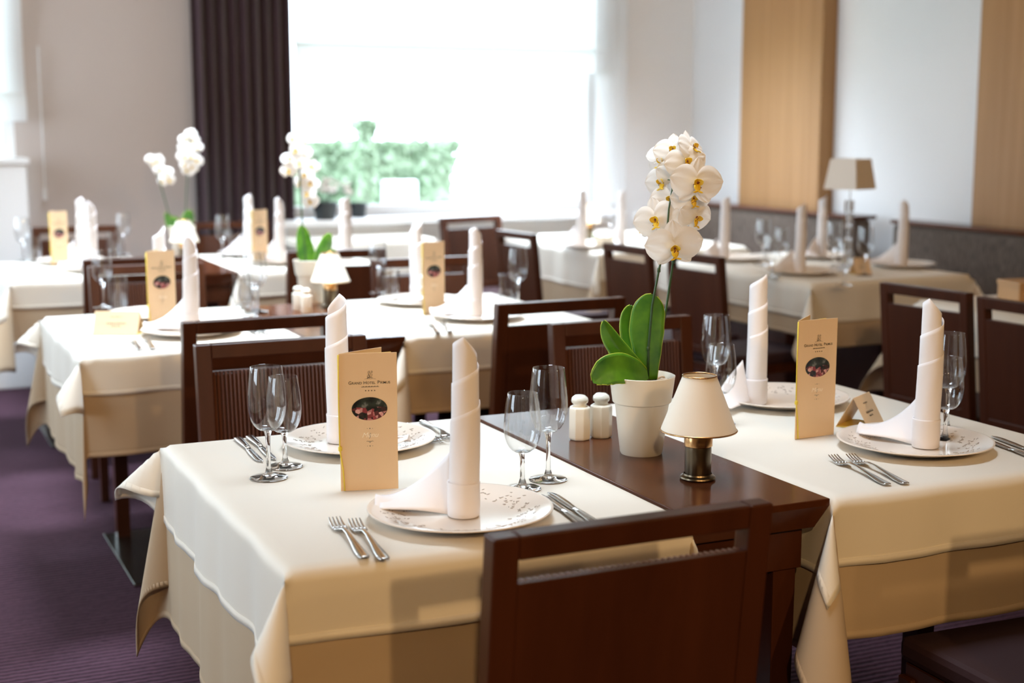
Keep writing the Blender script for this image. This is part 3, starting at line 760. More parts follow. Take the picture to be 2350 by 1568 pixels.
def build_menu():
    t = thing('menu_card', None, 'menu')
    bm = new_bm(); add_box(bm, 0, MW, -.0006, .0006, .0, MH); obj('front_cover', bm, 'card', t, bevel=.0004)
    a = math.radians(38)
    bm = new_bm(); add_box(bm, 0, MW, -.0006, .0006, .0, MH, mtx=Matrix.Rotation(a, 4, 'Z')); obj('back_cover', bm, 'card', t)
    bm = new_bm(); add_box(bm, .001, MW-.004, -.0004, .0004, .002, MH-.003, mtx=Matrix.Rotation(a*.42, 4, 'Z')); obj('inner_page', bm, 'card_inside', t)
    bm = new_bm()
    add_tube(bm, [(-.0014,-.0016,MH-.002),(-.0016,-.0018,.15),(-.0012,-.002,.075),(.004,-.0022,.040),(.0062,-.0022,.001)], .0014, 6)
    add_lathe(bm, [(0,.070),(.0034,.073),(.0036,.079),(0,.082)], 10, mtx=Matrix.Translation((-.0005,-.002,0)))
    obj('cord', bm, 'cord_yellow', t, smooth='all')
    yf = -.0011; cx = MW*.53
    bm = new_bm()
    small_caps('GRAND HOTEL PRIMUS', .0082, .0062, bm, yf, MH-.0545, .00005)
    for i in range(19):                # fine unreadable second line
        x_ = cx-.0150+i*.00163; h_ = .0010+.0006*((i*7) % 3)
        bm.faces.new([bm.verts.new((x_+a_, yf, MH-.0600+b_)) for a_, b_ in ((0,0),(.0011,0),(.0011,h_),(0,h_))])
    for v_ in bm.verts: pass
    # shift the hotel name so that it is centred on the cover
    for v_ in bm.verts:
        if v_.co.z > MH-.0565: v_.co.x += cx
    for q in range(4):                 # four stars
        c = Vector((cx-.0078+q*.0052, yf, MH-.0660)); vs = []
        for i in range(10):
            r = .0016 if i % 2 == 0 else .0007; aa = PI/2+i*PI/5
            vs.append(bm.verts.new((c.x+r*math.cos(aa), yf, c.z+r*math.sin(aa))))
        bm.faces.new(vs)
    obj('lettering', bm, 'ink', t)
    bm = new_bm()                      # standing figure emblem above the name
    def stroke(pts, wd):
        P_ = [Vector((cx+x*.001, yf, MH-.046+z*.001)) for x, z in pts]
        for p, q in zip(P_[:-1], P_[1:]):
            d = (q-p).normalized(); n = Vector((-d.z, 0, d.x))*wd*.001
            bm.faces.new([bm.verts.new(v_) for v_ in (p-n, q-n, q+n, p+n)])
    stroke([(-10,0),(-5,1.2),(0,.6),(5,1.2),(10,.2)], .22)
    stroke([(-5,1.5),(-3,4),(-1,2.2),(1,4.5),(3,2),(5,3.2)], .45)
    stroke([(-4,1.2),(-4.4,6),(-2.4,9),(-2.8,12)], .40); stroke([(-2,2),(-.8,7),(-1.8,10)], .5)
    stroke([(1.5,3),(3.2,6),(4.2,9),(3,11)], .30); stroke([(-2.6,12),(-3.6,15),(-1,17),(0,14.5),(-2,12.5)], .38)
    stroke([(1,12),(3,14),(2.6,17),(4.4,16),(3.6,12.6)], .32); stroke([(-3.4,3),(.5,6),(-2,8)], .35); stroke([(0,14),(1,10),(2,8)], .25)
    for v_ in bm.verts: v_.co.z = MH-.046+(v_.co.z-(MH-.046))*.86
    obj('emblem', bm, 'ink_grey', t)
    bm = new_bm(); n = 40
    c = (cx-.0015, MH-.098)
    bm.faces.new([bm.verts.new((c[0]+.0310*math.cos(2*PI*i/n), yf, c[1]+.0205*math.sin(2*PI*i/n))) for i in range(n)])
    obj('oval_picture', bm, 'menu_photo', t)
    bm = new_bm(); text_mesh('Menu', .0125, bm, (cx-.0015, yf, MH-.1485), shear=.35); obj('title', bm, 'embossed', t)
    bm = new_bm(); MHo = MH; 
    def orn(z0, s):
        for (x, z, r) in ((0,0,.0011),(-.0045,-.0060*s,.0006),(.0045,-.0060*s,.0006)):
            bm.faces.new([bm.verts.new((cx-.0015+x+r*math.cos(i*PI/4), yf-.0001, z0+z+r*math.sin(i*PI/4))) for i in range(8)])
    orn(MH-.1330, 0); orn(MH-.1640, 0)
    for pts in ([(-6,0),(-3.5,1),(-2,-.5),(0,.6),(2,-.5),(3.5,1),(6,0)], [(-1,5),(1,9),(-.5,12),(1.6,15)], [(-1.5,0),(0,-2.5),(1.2,-.2)]):
        P_ = [Vector((cx-.0015+x*.001, yf-.0001, MH-.156+z*.001)) for x, z in pts]
        for p, q in zip(P_[:-1], P_[1:]):
            d = (q-p).normalized(); n_ = Vector((-d.z, 0, d.x))*.00035
            bm.faces.new([bm.verts.new(v_) for v_ in (p-n_, q-n_, q+n_, p+n_)])
    obj('ornament', bm, 'ink_grey', t)
    return t
def build_tent():
    t = thing('tent_card', None, 'tent card'); wd, hs, hb = .072, .086, .045      # ridge along x
    bm = new_bm()
    for s in (-1, 1):
        vs = [(-wd,0,hs),(wd,0,hs),(wd,s*hb,0),(-wd,s*hb,0)]
        bm.faces.new([bm.verts.new(v_) for v_ in vs])
    obj('card_face', bm, 'card', t, solid=.0012)
    bm = new_bm(); bm.faces.new([bm.verts.new(v_) for v_ in [(-wd,-hb,.001),(wd,-hb,.001),(wd,hb,.001),(-wd,hb,.001)]]); obj('card_base', bm, 'card_inside', t, solid=.001)
    bm = new_bm(); nrm = Vector((0,-hs,-hb)).normalized(); nrm = Vector((0,-hs, hb)).normalized()
    def bar(x0, x1, q0, q1):
        P_ = [Vector((x, -hb*q, hs*(1-q)))+nrm*.0012 for x, q in ((x0,q0),(x1,q0),(x1,q1),(x0,q1))]
        bm.faces.new([bm.verts.new(p) for p in P_])
    rnd = random.Random(3)
    for (q, n, h, x0, w_) in ((.22,7,.035,-.020,.0050),(.47,9,.075,-.030,.0062),(.60,5,.055,-.014,.0055)):
        for i in range(n): bar(x0+i*w_*1.12, x0+i*w_*1.12+w_*.35, q, q+h); bar(x0+i*w_*1.12, x0+i*w_*1.12+w_*.85, q+h*rnd.uniform(.1,.7), q+h*rnd.uniform(.75,.95))
    obj('print', bm, 'ink_grey', t)
    return t
def build_lamp():
    t = thing('table_lamp', None, 'lamp')
    bm = new_bm(); add_lathe(bm, [(0,0),(.0310,0),(.0325,.003),(.0315,.0055),(.0265,.008),(.0255,.011)], 40); obj('base', bm, 'antique_brass', t, smooth=True)
    bm = new_bm(); add_lathe(bm, [(.0235,.008),(.0240,.012),(.0240,.058),(.0235,.061)], 40); obj('body', bm, 'antique_brass', t, smooth=True)
    bm = new_bm(); add_lathe(bm, [(.0238,.0605),(.0256,.062),(.0256,.079),(.0225,.086),(.012,.088),(.008,.1),(0,.1)], 40); obj('collar', bm, 'brass', t, smooth=True)
    sh = new_bm(); add_lathe(sh, [(.0675,.089),(.0685,.0905),(.0300,.190),(.0292,.189)], 48, closed=True); sho = obj('lamp_shade', sh, 'shade_translucent', t, smooth=True)
    for (r, z) in ((.0686,.0905),(.0302,.1895)):
        bm = new_bm()
        add_lathe(bm, [(r+.0016*math.cos(a), z+.0016*math.sin(a)) for a in [i*PI/3 for i in range(6)]], 48, closed=True)
        obj('trim_ring', bm, 'brass', sho, smooth='all')
    bm = new_bm(); add_lathe(bm, [(.006,.09),(.006,.11),(.016,.13),(.017,.145),(.008,.165),(0,.168)], 16); obj('bulb', bm, 'lampshade_cloth', t, smooth='all')
    return t
# ------------------------------------------------------------------ orchid
def petal(bm, base, ax, side, nrm, Lg, Wd, cup=.12, mi=0, p=1.0):
    """rounded petal from base along ax, width along side"""
    n, m_ = 11, 11
    def fn(u, v):
        wv = math.sin(PI*min(1, (.10+.90*u)))**.62 if u < 1 else .0
        wv = (math.sin(PI*(.06+.94*u)**p))**.60 if u < .999 else .02
        s = (v*2-1)
        return base + ax*(Lg*u) + side*(Wd*.5*wv*s) + nrm*(cup*Lg*(u*u)*-.7 - cup*Wd*.5*s*s*wv + .02*Lg*math.sin(9*s+4*u))
    add_grid(bm, n, m_, fn, mi)
def flower(parent, c, facing, size, roll=0, closed=0, seed=0):
    f = Vector(facing).normalized(); up = Vector((0,0,1)); x = up.cross(f).normalized(); y = f.cross(x).normalized()
    q = Quaternion(f, roll); x = q @ x; y = q @ y
    c = Vector(c); bm = new_bm(); R = size/2
    def dirv(a): return x*math.cos(a)+y*math.sin(a)
    b = c - f*R*.12
    for a, Lr, Wr in ((PI/2, .98, .66), (PI*1.28, .92, .58), (PI*1.72, .92, .58)):      # sepals
        d = dirv(a); s = f.cross(d); petal(bm, b, d, s, f, R*Lr, R*Wr, .16)
    for a in (.13, PI-.13):                                                              # broad side petals
        d = dirv(a); s = f.cross(d); petal(bm, c-f*R*.04, d, s, f, R*1.06, R*1.28, .14, p=.92)
    fo = obj('flower', bm, 'petal', parent, smooth='all')
    bm = new_bm()
    for s_, a in ((1, .5), (1, PI-.5)):
        d = (dirv(a)*.7+f*.7).normalized(); petal(bm, c+f*R*.05, d, f.cross(dirv(a)), dirv(a), R*.30, R*.26, .1)
    d = (dirv(-PI/2)*.8+f*.6).normalized(); petal(bm, c+f*R*.04, d, x, f, R*.42, R*.26, .3)
    petal(bm, c+f*R*.04+d*R*.38, (x+d*.3).normalized(), y, f, R*.20, R*.07, .1); petal(bm, c+f*R*.04+d*R*.38, (-x+d*.3).normalized(), y, f, R*.20, R*.07, .1)
    lo = obj('lip', bm, 'lip_yellow', fo, smooth='all', solid=.0006)
    bm = new_bm(); add_lathe(bm, [(0,-.3),(.5,-.25),(.62,.2),(.4,.8),(0,1.0)], 10, mtx=Matrix.Translation(c+f*R*.06) @ Matrix.Scale(R*.11, 4))
    rnd = random.Random(seed)
    for i in range(6):
        p = c+f*R*.13+x*rnd.uniform(-.17,.17)*R+y*rnd.uniform(-.2,.1)*R
        add_lathe(bm, [(0,-1),(1,0),(0,1)], 6, mtx=Matrix.Translation(p) @ Matrix.Scale(R*.030, 4))
    obj('column_speckle', bm, 'lip_brown', fo, smooth='all')
    return fo
def bez(P, n=14):
    P = [Vector(p) for p in P]; out = []
    for i in range(n+1):
        t = i/n; q = P[:]
        while len(q) > 1: q = [q[k_]*(1-t)+q[k_+1]*t for k_ in range(len(q)-1)]
        out.append(q[0])
    return out
def leaf(parent, pts, widths, wdir, fold=.18, label=None):
    C_ = bez(pts, 16); bm = new_bm(); W_ = widths; wd = Vector(wdir).normalized(); n = len(C_)
    def wat(u):
        k_ = u*(len(W_)-1); i = min(int(k_), len(W_)-2); return W_[i]*(1-(k_-i))+W_[i+1]*(k_-i)
    def pos(u, v, ext=1.0):
        i = min(int(u*(n-1)), n-2); fr_ = u*(n-1)-i; c = C_[i].lerp(C_[i+1], fr_); tg = (C_[i+1]-C_[i]).normalized()
        s = (wd-tg*wd.dot(tg)).normalized(); nr = tg.cross(s)
        e = (v*2-1)*ext
        w_ = wat(u)*(math.sqrt(max(0, 1-max(0,(u-.80)/.20)**2)) if u > .80 else 1)*.5
        return c+s*(e*w_)+nr*(abs(e)*w_*fold)
    add_grid(bm, 24, 11, lambda u, v: pos(u, v))
    o = obj('leaf', bm, 'leaf_green', parent, smooth='all', solid=.0022)
    bm = new_bm()
    for s_ in (-1, 1): add_tube(bm, [pos(i/23*.985+.005, .5+.5*s_, 1.0) for i in range(24)], .0011, 5)
    obj('leaf_edge', bm, 'leaf_edge', o, smooth='all')
    return o
def pot_mesh(t):
    bm = new_bm()
    add_lathe(bm, [(0,.002),(.0375,.002),(.0395,0),(.0415,.004),(.0470,.050),(.0520,.0985),(.0510,.1000),(.0555,.1015),(.0570,.1030),(.0635,.151),(.0640,.1535),(.0620,.1545),(.0605,.152),(.053,.100),(.044,.05),(.036,.012),(0,.010)], 56)
    obj('pot', bm, 'cream_ceramic', t, smooth=True, sharp=30)
    bm = new_bm(); rnd = random.Random(9)
    add_grid(bm, 26, 26, lambda u, v: (lambda a, r: Vector((r*math.cos(a), r*math.sin(a), .136+rnd.uniform(-.005,.008))))(2*PI*u, .0585*v))
    for i in range(16):
        a = rnd.uniform(0, 2*PI); r = rnd.uniform(.0,.045); q = Matrix.Translation((r*math.cos(a), r*math.sin(a), .142)) @ Matrix.Rotation(a*3, 4, 'Z') @ Matrix.Rotation(.4, 4, 'X')
        add_box(bm, -.010,.010,-.004,.004,-.003,.003, mtx=q)
    obj('bark_soil', bm, 'soil', t)
    bm = new_bm()
    add_tube(bm, bez([(.012,-.02,.138),(.02,-.03,.15),(.03,-.034,.152),(.036,-.04,.146)]), .0026, 6)
    add_tube(bm, bez([(.028,.0,.138),(.038,-.006,.155),(.05,-.006,.15),(.046,-.004,.14)]), .0022, 6)
    obj('root', bm, 'porcelain', t, smooth='all')
# ------------------------------------------------------------------ camera-facing frame used to lay out the orchids (world axes)
VR = Vector((math.cos(YAW), -math.sin(YAW), 0)); VF = FWD.copy(); VU = Vector((0,0,1))
def W3(r, u, f=0): return VR*r+VU*u+VF*f
def orchid_front():
    base = Vector((1.362, 2.358, ZT+.004)); DF = base.dot(FWD)
    t = thing('potted_orchid', 'potted white orchid on the narrow table in front, in sharp focus', 'plant', base)
    pot_mesh(t)
    def q(px, py, df=0): return atd(px, py, DF+df)-base
    C = 'q'
    # leaves
    leaf(t, [q(1490,872), q(1455,850,-.03), q(1400,822,-.06), q(1362,880,-.08)], [.020,.046,.058,.056,.040], q(1400,930,0)-q(1400,830,.02), .12)
    leaf(t, [q(1490,875,.0), q(1450,830,-.02), q(1402,800,-.04), q(1385,735,-.05)], [.022,.030,.036,.032,.018], W3(1,.3,.3), .35)
    leaf(t, [q(1480,872,.02), q(1430,850,.0), q(1412,800,-.01), q(1402,760,.0)], [.020,.034,.040,.030,.02], W3(1,.5,.1), .2)
    leaf(t, [q(1490,870,.02), q(1440,800,.04), q(1430,740,.05), q(1450,700,.05)], [.018,.030,.034,.030,.022], W3(.9,-.2,.3), .15)
    leaf(t, [q(1495,872,.0), q(1480,800,.0), q(1478,720,-.01), q(1502,676,-.02)], [.022,.050,.066,.062,.040], W3(1,0,-.1), .10)
    # two flower stalks
    s1 = [q(1487,868), q(1488,800,-.01), q(1497,700,-.02), q(1512,620,-.02), q(1530,545,-.02), q(1535,480,-.02), q(1545,420,-.01), q(1560,350,0)]
    s2 = [q(1505,872,.01), q(1513,800,.02), q(1530,700,.02), q(1545,600,.02), q(1538,520,.01), q(1560,460,0), q(1590,400,0), q(1575,340,.02)]
    for s_, c_ in ((s1, 'stem_green'), (s2, 'stem_green')):
        bm = new_bm(); add_tube(bm, s_, [.0026,.0026,.0025,.0023,.0021,.0018,.0015,.0012], 8); 
        for k_ in (1, 3): add_lathe(bm, [(0,-.005),(.0032,-.004),(.0034,.003),(0,.006)], 8, mtx=Matrix.Translation(s_[k_]))
        obj('stem', bm, c_, t, smooth='all')
    s3 = [q(1510,650,.03), q(1528,590,.03), q(1540,530,.02)]
    F = [ # px, py, depth shift, diameter px, facing (right, up, toward camera), roll
        (1548, 568, -.045, 108, (.05,-.35,1), .12), (1505, 505, -.01, 92, (-.45,.0,1), .3), (1482, 520, .02, 74, (-.9,-.1,.5), -.2),
        (1598, 500, -.01, 84, (.55,-.35,.8), -.3), (1590, 455, -.02, 86, (.35,-.2,1), .1), (1600, 420, -.045, 100, (.12,.0,1), -.08),
        (1540, 458, .0, 84, (-.35,.1,1), .2), (1576, 372, -.01, 84, (.3,.2,1), .2), (1590, 338, .01, 76, (.75,.35,.6), -.15),
        (1545, 345, .02, 76, (-.25,.35,.9), .1), (1520, 372, .03, 80, (-.7,.2,.6), 0), (1520, 418, .02, 82, (-.6,.0,.75), .2), (1515, 345, .05, 60, (-.4,.5,.5), .5),
        (1552, 402, .01, 76, (0,.1,1), -.2)]
    for i, (px, py, df, dp, fc, rl) in enumerate(F):
        c = q(px, py, df); size = dp/FPX*(DF+df)*1.2
        flower(t, c, VR*fc[0]+VU*fc[1]-VF*fc[2], size, rl, seed=i)
    bm = new_bm()
    anchors = s1[3:]+s2[3:]
    for (px, py, df, dp, fc, rl) in F:
        c = q(px, py, df); b = c+(-(VR*fc[0]+VU*fc[1]-VF*fc[2])).normalized()*.008
        a = min(anchors, key=lambda p: (p-b).length); add_tube(bm, bez([a, a.lerp(b, .5)+Vector((0,0,.01)), b], 6), .0011, 6)
    obj('flower_stalk', bm, 'stem_green', t, smooth='all')
    return t
def orchid_far(label, base, leaves, stalks, flowers, fsize):
    base = Vector(base); DF = base.dot(FWD)
    t = thing('potted_orchid', label, 'plant', base); pot_mesh(t)
    def q(px, py, df=0): return atd(px, py, DF+df)-base
    for (pts, wds) in leaves: leaf(t, [q(*p) for p in pts], wds, W3(1,0,.2), .2)
    for s_ in stalks:
        bm = new_bm(); add_tube(bm, bez([q(*p) for p in s_], 14), .0028, 6); obj('stem', bm, 'stem_green', t, smooth='all')
    rnd = random.Random(7)
    for i, (px, py) in enumerate(flowers):
        df = rnd.uniform(-.03,.03); flower(t, q(px, py, df), VR*rnd.uniform(-.6,.6)+VU*rnd.uniform(-.2,.4)-VF, fsize*rnd.uniform(.9,1.15), rnd.uniform(-.4,.4), seed=i)
    return t
# ------------------------------------------------------------------ place everything
plate = Maker(build_plate); napkin = Maker(build_napkin)
big_glass = Maker(build_glass(.204, .088, .0345, .0285, .0345)); small_glass = Maker(build_glass(.171, .066, .0330, .0262, .0330))
tumbler = Maker(build_tumbler); fork = Maker(build_fork); knife = Maker(build_knife); shaker = Maker(build_shaker)
menu = Maker(build_menu); tent = Maker(build_tent); lamp = Maker(build_lamp)
PG, NG, BG, SG, TG, FG, KG = 'charger plates laid on the tables', 'white napkins folded into tall rolls', 'large wine glasses', 'small wine glasses', 'water glasses', 'forks', 'knives'
def Z(p, z=ZC): return (p[0], p[1], z)
# each setting: plate centre, side (+1 guest on the near side, -1 far side), napkin offset/turn
def setting(where, c, s, nap=(0,0,0), glasses=True, tumb=False, forks=True, knives=True, gl=((.235,.165),(.165,.075)), fk=None, kn=None):
    c = Vector((c[0], c[1], 0))
    rot = 0 if s > 0 else PI
    def o(x, y): return Z((c.x+s*x, c.y+s*y))
    plate('ivory charger plate with leaf relief, %s' % where, o(0, 0), rot+.4, PG)
    napkin('tall rolled white napkin on the plate %s' % where, (c.x+nap[0], c.y+nap[1], ZC+.0055), nap[2], NG)
    if glasses:
        big_glass('larger wine glass beside the plate %s' % where, o(*gl[0]), 0, BG)
        if tumb: tumbler('low water glass beside the plate %s' % where, o(*gl[1]), 0, TG)
        else: small_glass('smaller wine glass beside the plate %s' % where, o(*gl[1]), 0, SG)
    if forks:
        for i, (x, y, a) in enumerate(fk or ((-.205,-.10,.0),(-.178,-.105,.0))):
            fork('%s fork left of the plate %s' % (('outer','inner')[i], where), o(x, y), rot+a, FG)
    if knives:
        for i, (x, y, a) in enumerate(kn or ((.178,-.10,.0),(.205,-.105,.0))):
            knife('%s knife right of the plate %s' % (('inner','outer')[i], where), o(x, y), rot+a, KG)
def direction(a, b): return math.atan2(-(b[0]-a[0]), b[1]-a[1])
def fork_at(label, tail, tines):
    a, b = onz(*tail), onz(*tines); fork(label, Z(a), direction(a, b), FG)
def knife_at(label, tail, tip):
    a, b = onz(*tail), onz(*tip); knife(label, Z(a), direction(a, b), KG)
# --- front left table
setting('on the front left table, nearest of all', (.862, 2.075), 1, nap=(.003,-.007,-.42), forks=False, knives=False, gl=((.240,.165),(.170,.125)))
fork_at('left steel fork in front of the standing menu, nearest pair', (838,1284), (752,1182))
fork_at('right steel fork of the nearest pair, touching the left one', (884,1288), (790,1177))
knife_at('inner steel knife half hidden by the nearest plate and chair', (1350,1214), (1228,1132))
knife_at('outer steel knife half hidden by the nearest chair back', (1376,1210), (1256,1130))
setting('behind the first menu on the front left table', (.880, 2.640), -1, nap=(-.03,.03,2.6), forks=False, knives=False, gl=((.232,.178),(.182,.108)))
knife_at('outer steel knife left of the two front wine glasses', (545,1008), (606,1068))
knife_at('inner steel knife behind the two front wine glasses', (572,1004), (640,1066))
fork_at('left steel fork with raised tines beside the nearest tall napkin', (935,975), (1003,1013))
fork_at('right steel fork with raised tines, further right behind the nearest napkin', (968,968), (1030,1008))
a, b = onz(783,1127), onz(912,1121)
menu('tan menu card standing on the front left table, largest of the menus', Z(a), math.atan2(b.y-a.y, b.x-a.x))
# --- narrow front table
p = onz(1330,1006); shaker('white ceramic shaker, left one beside the orchid pot', (p.x, p.y, ZT+.004), .3, scale=(1.12,1.12,1.08))
p = onz(1379,1001); shaker('white ceramic shaker, right one touching the orchid pot', (p.x, p.y, ZT+.004), .7, scale=(1.12,1.12,1.08))
orchid_front()
p = onz(1601,1099, ZT+.004); lamp('brass table lamp with cream cone shade beside the front orchid', (p.x, p.y, ZT+.004), 0)
# --- front right table
setting('on the front right table', (1.872, 2.165), 1, nap=(.010,-.020,-1.0), glasses=False, forks=False, knives=False)
p = onz(2172,985); big_glass('larger wine glass behind the napkin at the right edge', Z(p), 0, BG)
p = onz(2168,1012); small_glass('smaller wine glass half hidden by the right tall napkin', Z(p), 0, SG)
fork_at('left steel fork of the right pair, before the small tent card', (2038,1115), (1885,1043))
fork_at('right steel fork of the right pair, before the small tent card', (2080,1113), (1918,1038))
knife_at('steel knife at the right picture edge beside the right plate', (2395,1062), (2302,1027))
knife_at('second steel knife at the right picture edge, outer one', (2425,1060), (2326,1022))
setting('on the front right table behind the lamp', (1.905, 2.655), -1, nap=(-.075,.0,.6), glasses=False, forks=False, knives=False)
p = onz(1640,925); big_glass('larger wine glass behind the brass table lamp', Z(p), 0, BG)
p = onz(1652,972); small_glass('smaller wine glass behind the cream lampshade', Z(p), 0, SG)
a, b = onz(1824,1008), onz(1904,998)
menu('tan menu card standing on the front right table', Z(a), math.atan2(b.y-a.y, b.x-a.x))
tent('small folded tent card with triangular side to us, front right table', (1.913, 2.385, ZC), .538, scale=(.63,.81,.75))
# --- second row left
setting('on the second left table beside the menu', (.905, 4.300), 1, nap=(.005,.03,-.3), tumb=True, forks=False, gl=((.30,.42),(.255,.30)))
fork_at('left steel fork on the second left table', (322,805), (298,776)); fork_at('right steel fork on the second left table', (352,803), (334,776))
setting('behind the menu on the second left table', (.87, 4.73), -1, nap=(.03,.0,2.0), glasses=False, forks=False, knives=False)
p = onz(238,706); big_glass('large wine glass above the tan tent card on the second left table', Z(p), 0, BG)
p = onz(272,712); tumbler('low water glass next to the large glass on the second left table', Z(p), 0, TG)
a, b = onz(342,757), onz(410,749)
menu('tan menu card standing on the second left table', Z(a), math.atan2(b.y-a.y, b.x-a.x))
p = onz(272,765); tent('tan tent card lying long side to us on the second left table', Z(p), -.43, scale=(.95,.9,.8))
# --- second row narrow table
def Zs(p): return (p[0], p[1], ZT+.004)
orchid_far('orchid with pale blossoms before the window, in a cream pot beside the small lampshade', Zs(onz(716,693)),
    [([(712,640,0),(708,600,0),(697,560,0),(692,516,0)], [.03,.055,.062,.05,.03]), ([(722,640,0),(735,600,-.02),(745,570,-.02),(757,535,-.02)], [.03,.05,.055,.045,.03]), ([(722,640,0),(740,615,0),(755,590,0),(768,572,0)], [.02,.03,.03,.03,.02])],
    [[(706,640),(700,560),(686,480),(690,400),(684,330)]],
    [(672,318),(690,322),(680,345),(665,365),(700,352),(688,376),(716,382),(662,392),(700,402),(712,420),(690,420),(706,445),(712,462)], .062)
p = onz(759,703); lamp('small table lamp with white cone shade beside the second row orchid', Zs(p), 0)
p = onz(685,712); shaker('white shaker left of the second row lamp', Zs(p), .2); p = onz(703,718); shaker('second white shaker beside the second row lamp', Zs(p), .5)
# --- second row right
setting('on the second row table right of the menu', (1.835, 4.255), 1, nap=(.0,.03,-.3), tumb=True, forks=False, knives=False, gl=((.255,.24),(.195,.19)))
fork_at('left steel fork before the mid picture menu', (1005,765), (978,738)); fork_at('right steel fork before the mid picture menu', (1032,762), (1010,736))
setting('left of the menu on the second row table', (1.80, 4.70), -1, nap=(-.0,.02,2.4), glasses=False, forks=False, knives=False)
p = onz(868,672); big_glass('large wine glass before the dark chair, second row table', Z(p), 0, BG)
p = onz(896,692); tumbler('low water glass before the dark chair, second row table', Z(p), 0, TG)
p = onz(592,716); big_glass('large wine glass right of the second left table plates', Z(p), 0, BG)
p = onz(556,705); tumbler('low water glass right of the second left table plates', Z(p), 0, TG)
a, b = onz(970,724), onz(1025,717)
menu('tan menu card standing mid picture on the second row table', Z(a), math.atan2(b.y-a.y, b.x-a.x))
# --- third row
setting('on the third left table, right of its menu', (.945, 6.36), 1, nap=(-.02,.06,-.3), glasses=False, forks=False, knives=False)
setting('behind the far menu on the third left table', (.88, 6.76), -1, nap=(.05,.0,.3), glasses=False, forks=False, knives=False)
p = onz(55,600); big_glass('large wine glass at the left picture edge', Z(p), 0, BG); p = onz(80,602); tumbler('low water glass at the left picture edge', Z(p), 0, TG)
p = onz(285,585); big_glass('large wine glass in front of the taupe wall', Z(p), 0, BG); p = onz(263,588); tumbler('low water glass in front of the taupe wall', Z(p), 0, TG)
a, b = onz(118,611), onz(166,606)
menu('farthest menu card on the left, before the taupe wall', Z(a), math.atan2(b.y-a.y, b.x-a.x))
orchid_far('farthest orchid with two white blossom sprays before the taupe wall', Zs(onz(420,592)),
    [([(405,535,0),(396,515,0),(388,505,0),(380,488,0)], [.03,.05,.05,.035,.02]), ([(418,535,0),(426,520,0),(432,500,0),(436,482,0)], [.03,.05,.06,.05,.03]), ([(412,535,0),(408,520,0),(402,505,0),(396,498,0)], [.03,.045,.045,.035,.02])],
    [[(402,536),(388,500),(380,470),(374,430),(352,380)], [(425,536),(425,500),(428,450),(428,400),(436,320)]],
    [(342,365),(352,376),(362,368),(366,388),(374,402),(384,395),(372,416),(388,414),(436,308),(424,320),(444,322),(418,338),(436,340),(452,338),(422,358),(440,360),(452,368),(424,378),(440,384),(430,390)], .062)
p = onz(424,598); lamp('far table lamp with white cone shade below the farthest orchid', Zs(p), 0)
setting('on the third row table before the dark curtain', (1.76, 6.34), 1, nap=(.0,.05,-.3), glasses=False, forks=False, knives=False)
setting('behind the far menu before the dark curtain', (1.74, 6.76), -1, nap=(-.03,.0,.4), glasses=False, forks=False, knives=False)
p = onz(512,592); big_glass('large wine glass before the dark curtain', Z(p), 0, BG); p = onz(544,592); tumbler('low water glass before the dark curtain', Z(p), 0, TG)
a, b = onz(580,605), onz(624,600)
menu('menu card standing in front of the dark curtain', Z(a), math.atan2(b.y-a.y, b.x-a.x))
p = onz(1030,640, ZC); napkin('wide glowing white napkin behind the mid picture menu, third row', (2.08, 6.40, ZC), .4, NG, scale=(1.25,1.25,1.0))
# --- right bench table
pR = [('on the bench table, left front', (1840,628), (-.02,-.01,.3)), ('on the bench table, right by the bench back', (2068,612), (0,.0,-.6)),
      ('on the bench table behind the crystal lamp', (1885,592), (0,0,.8)), ('on the bench table, far left behind the chair', (1690,597), (-.07,0,.4))]
for lab, px, nn in pR:
    c = onz(*px); setting(lab, (c.x, c.y), 1, nap=(nn[0], nn[1], nn[2]), glasses=False, forks=False, knives=False)
for i, (px, py, big, lab) in enumerate([(1750,608,1,'large wine glass, leftmost on the bench table'), (1792,612,0,'small wine glass second from the left on the bench table'), (1912,615,1,'large wine glass left of the crystal lamp stem'),
        (1938,655,0,'small wine glass right before the crystal lamp stem'), (1984,632,1,'large wine glass right of the crystal lamp'), (1768,636,0,'small wine glass before the leftmost large one on the bench table')]):
    p = onz(px, py); (big_glass if big else small_glass)(lab, Z(p), 0, BG if big else SG)
p = onz(1974,628); tent('small orange tent card among the glasses on the bench table', Z(p), -.3, scale=(.5,.9,.8))
# crystal lamp with square shade
p = onz(1944,618); t = thing('crystal_lamp', 'table lamp with square grey shade on a glass column, by the white wall', 'lamp', Z(p), .35)
bm = new_bm(); add_box(bm, -.045,.045,-.045,.045,0,.018); obj('base', bm, 'crystal', t, bevel=.003)
bm = new_bm()
for k_ in range(5): add_box(bm, -.016,.016,-.016,.016,.018+.058*k_,.018+.058*k_+.052)
obj('column', bm, 'crystal', t, bevel=.004)
bm = new_bm(); add_tube(bm, [(0,0,.018),(0,0,.40)], .004, 8); obj('rod', bm, 'steel', t)
bm = new_bm(); Z0, Z1, A0, A1 = .352, .482, .080, .062
for sx_, sy_ in ((0,-1),(1,0),(0,1),(-1,0)):
    def cr_(h, a, e): return Vector((sx_*a+(-sy_)*e*a, sy_*a+sx_*e*a, h))
    bm.faces.new([bm.verts.new(v_) for v_ in (cr_(Z0,A0,-1), cr_(Z0,A0,1), cr_(Z1,A1,1), cr_(Z1,A1,-1))])
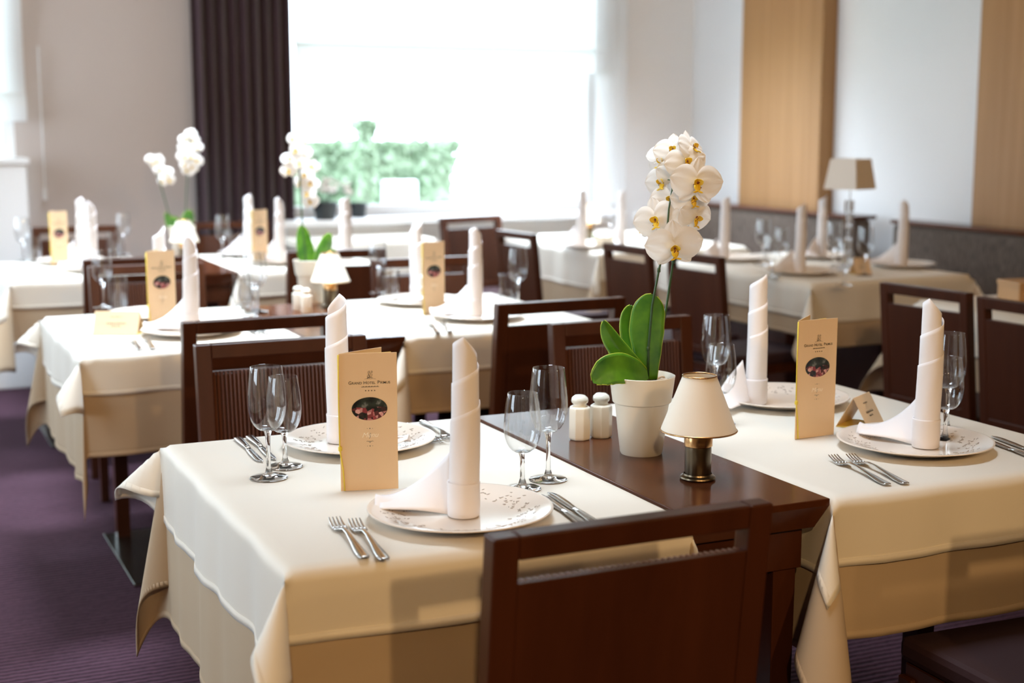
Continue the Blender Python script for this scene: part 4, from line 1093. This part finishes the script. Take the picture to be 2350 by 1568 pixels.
bmesh.ops.remove_doubles(bm, verts=bm.verts, dist=1e-5); obj('lamp_shade', bm, 'lampshade_grey', t, solid=.002)
# --- far bright table
c = onz(1345,568); setting('on the bright far table by the window', (c.x, c.y), 1, nap=(.0,.05,0), glasses=False, forks=False, knives=False)
c = onz(1425,560); napkin('tall white napkin on the bright far table, right of the small lamp', (c.x, c.y, ZC), 1, NG)
p = onz(1352,548); lamp('little lamp with glowing white shade on the bright far table', Z(p), 0)
p = onz(1400,553); big_glass('large wine glass on the bright far table', Z(p), 0, BG); p = onz(1466,560); small_glass('small wine glass on the bright far table beside the orchid flower', Z(p), 0, SG)
t = thing('flower_bowl', 'low bowl of white flowers on the bright far table', 'flowers', Z(onz(1385,566)))
bm = new_bm(); add_lathe(bm, [(0,0),(.03,0),(.055,.03),(.06,.055),(.056,.055),(.05,.03),(0,.008)], 20); obj('bowl', bm, 'cream_ceramic', t, smooth='all')
rnd = random.Random(12)
for i in range(8):
    a = i*2.4; r = .05*math.sqrt((i+.5)/8); c = Vector((r*math.cos(a), r*math.sin(a), .065+.02*(1-r/.05))); bm = new_bm()
    for k_ in range(5):
        d = Vector((math.cos(k_*1.257+i), math.sin(k_*1.257+i), .5)).normalized(); petal(bm, c, d, Vector((0,0,1)).cross(d).normalized(), Vector((0,0,1)), .028, .028, .2)
    obj('blossom', bm, 'petal', t, smooth='all')
bm = new_bm()
for i in range(6):
    a = i*1.05; add_tube(bm, [(0,0,.02),(.03*math.cos(a),.03*math.sin(a),.05),(.07*math.cos(a),.07*math.sin(a),.065)], [.004,.006,.001], 5)
obj('leaf', bm, 'leaf_green', t)
# --- right edge table: wooden box
c = onz(2345,690); t = thing('wooden_box', 'light wooden box on the table at the right picture edge', 'box', (c.x+.05, c.y, ZC), -.2)
bm = new_bm(); add_box(bm, -.10,.10,-.07,.07,0,.055); obj('body', bm, 'box_wood', t, bevel=.003)
bm = new_bm(); add_box(bm, -.103,.103,-.073,.073,.055,.072); obj('lid', bm, 'box_wood', t, bevel=.003)
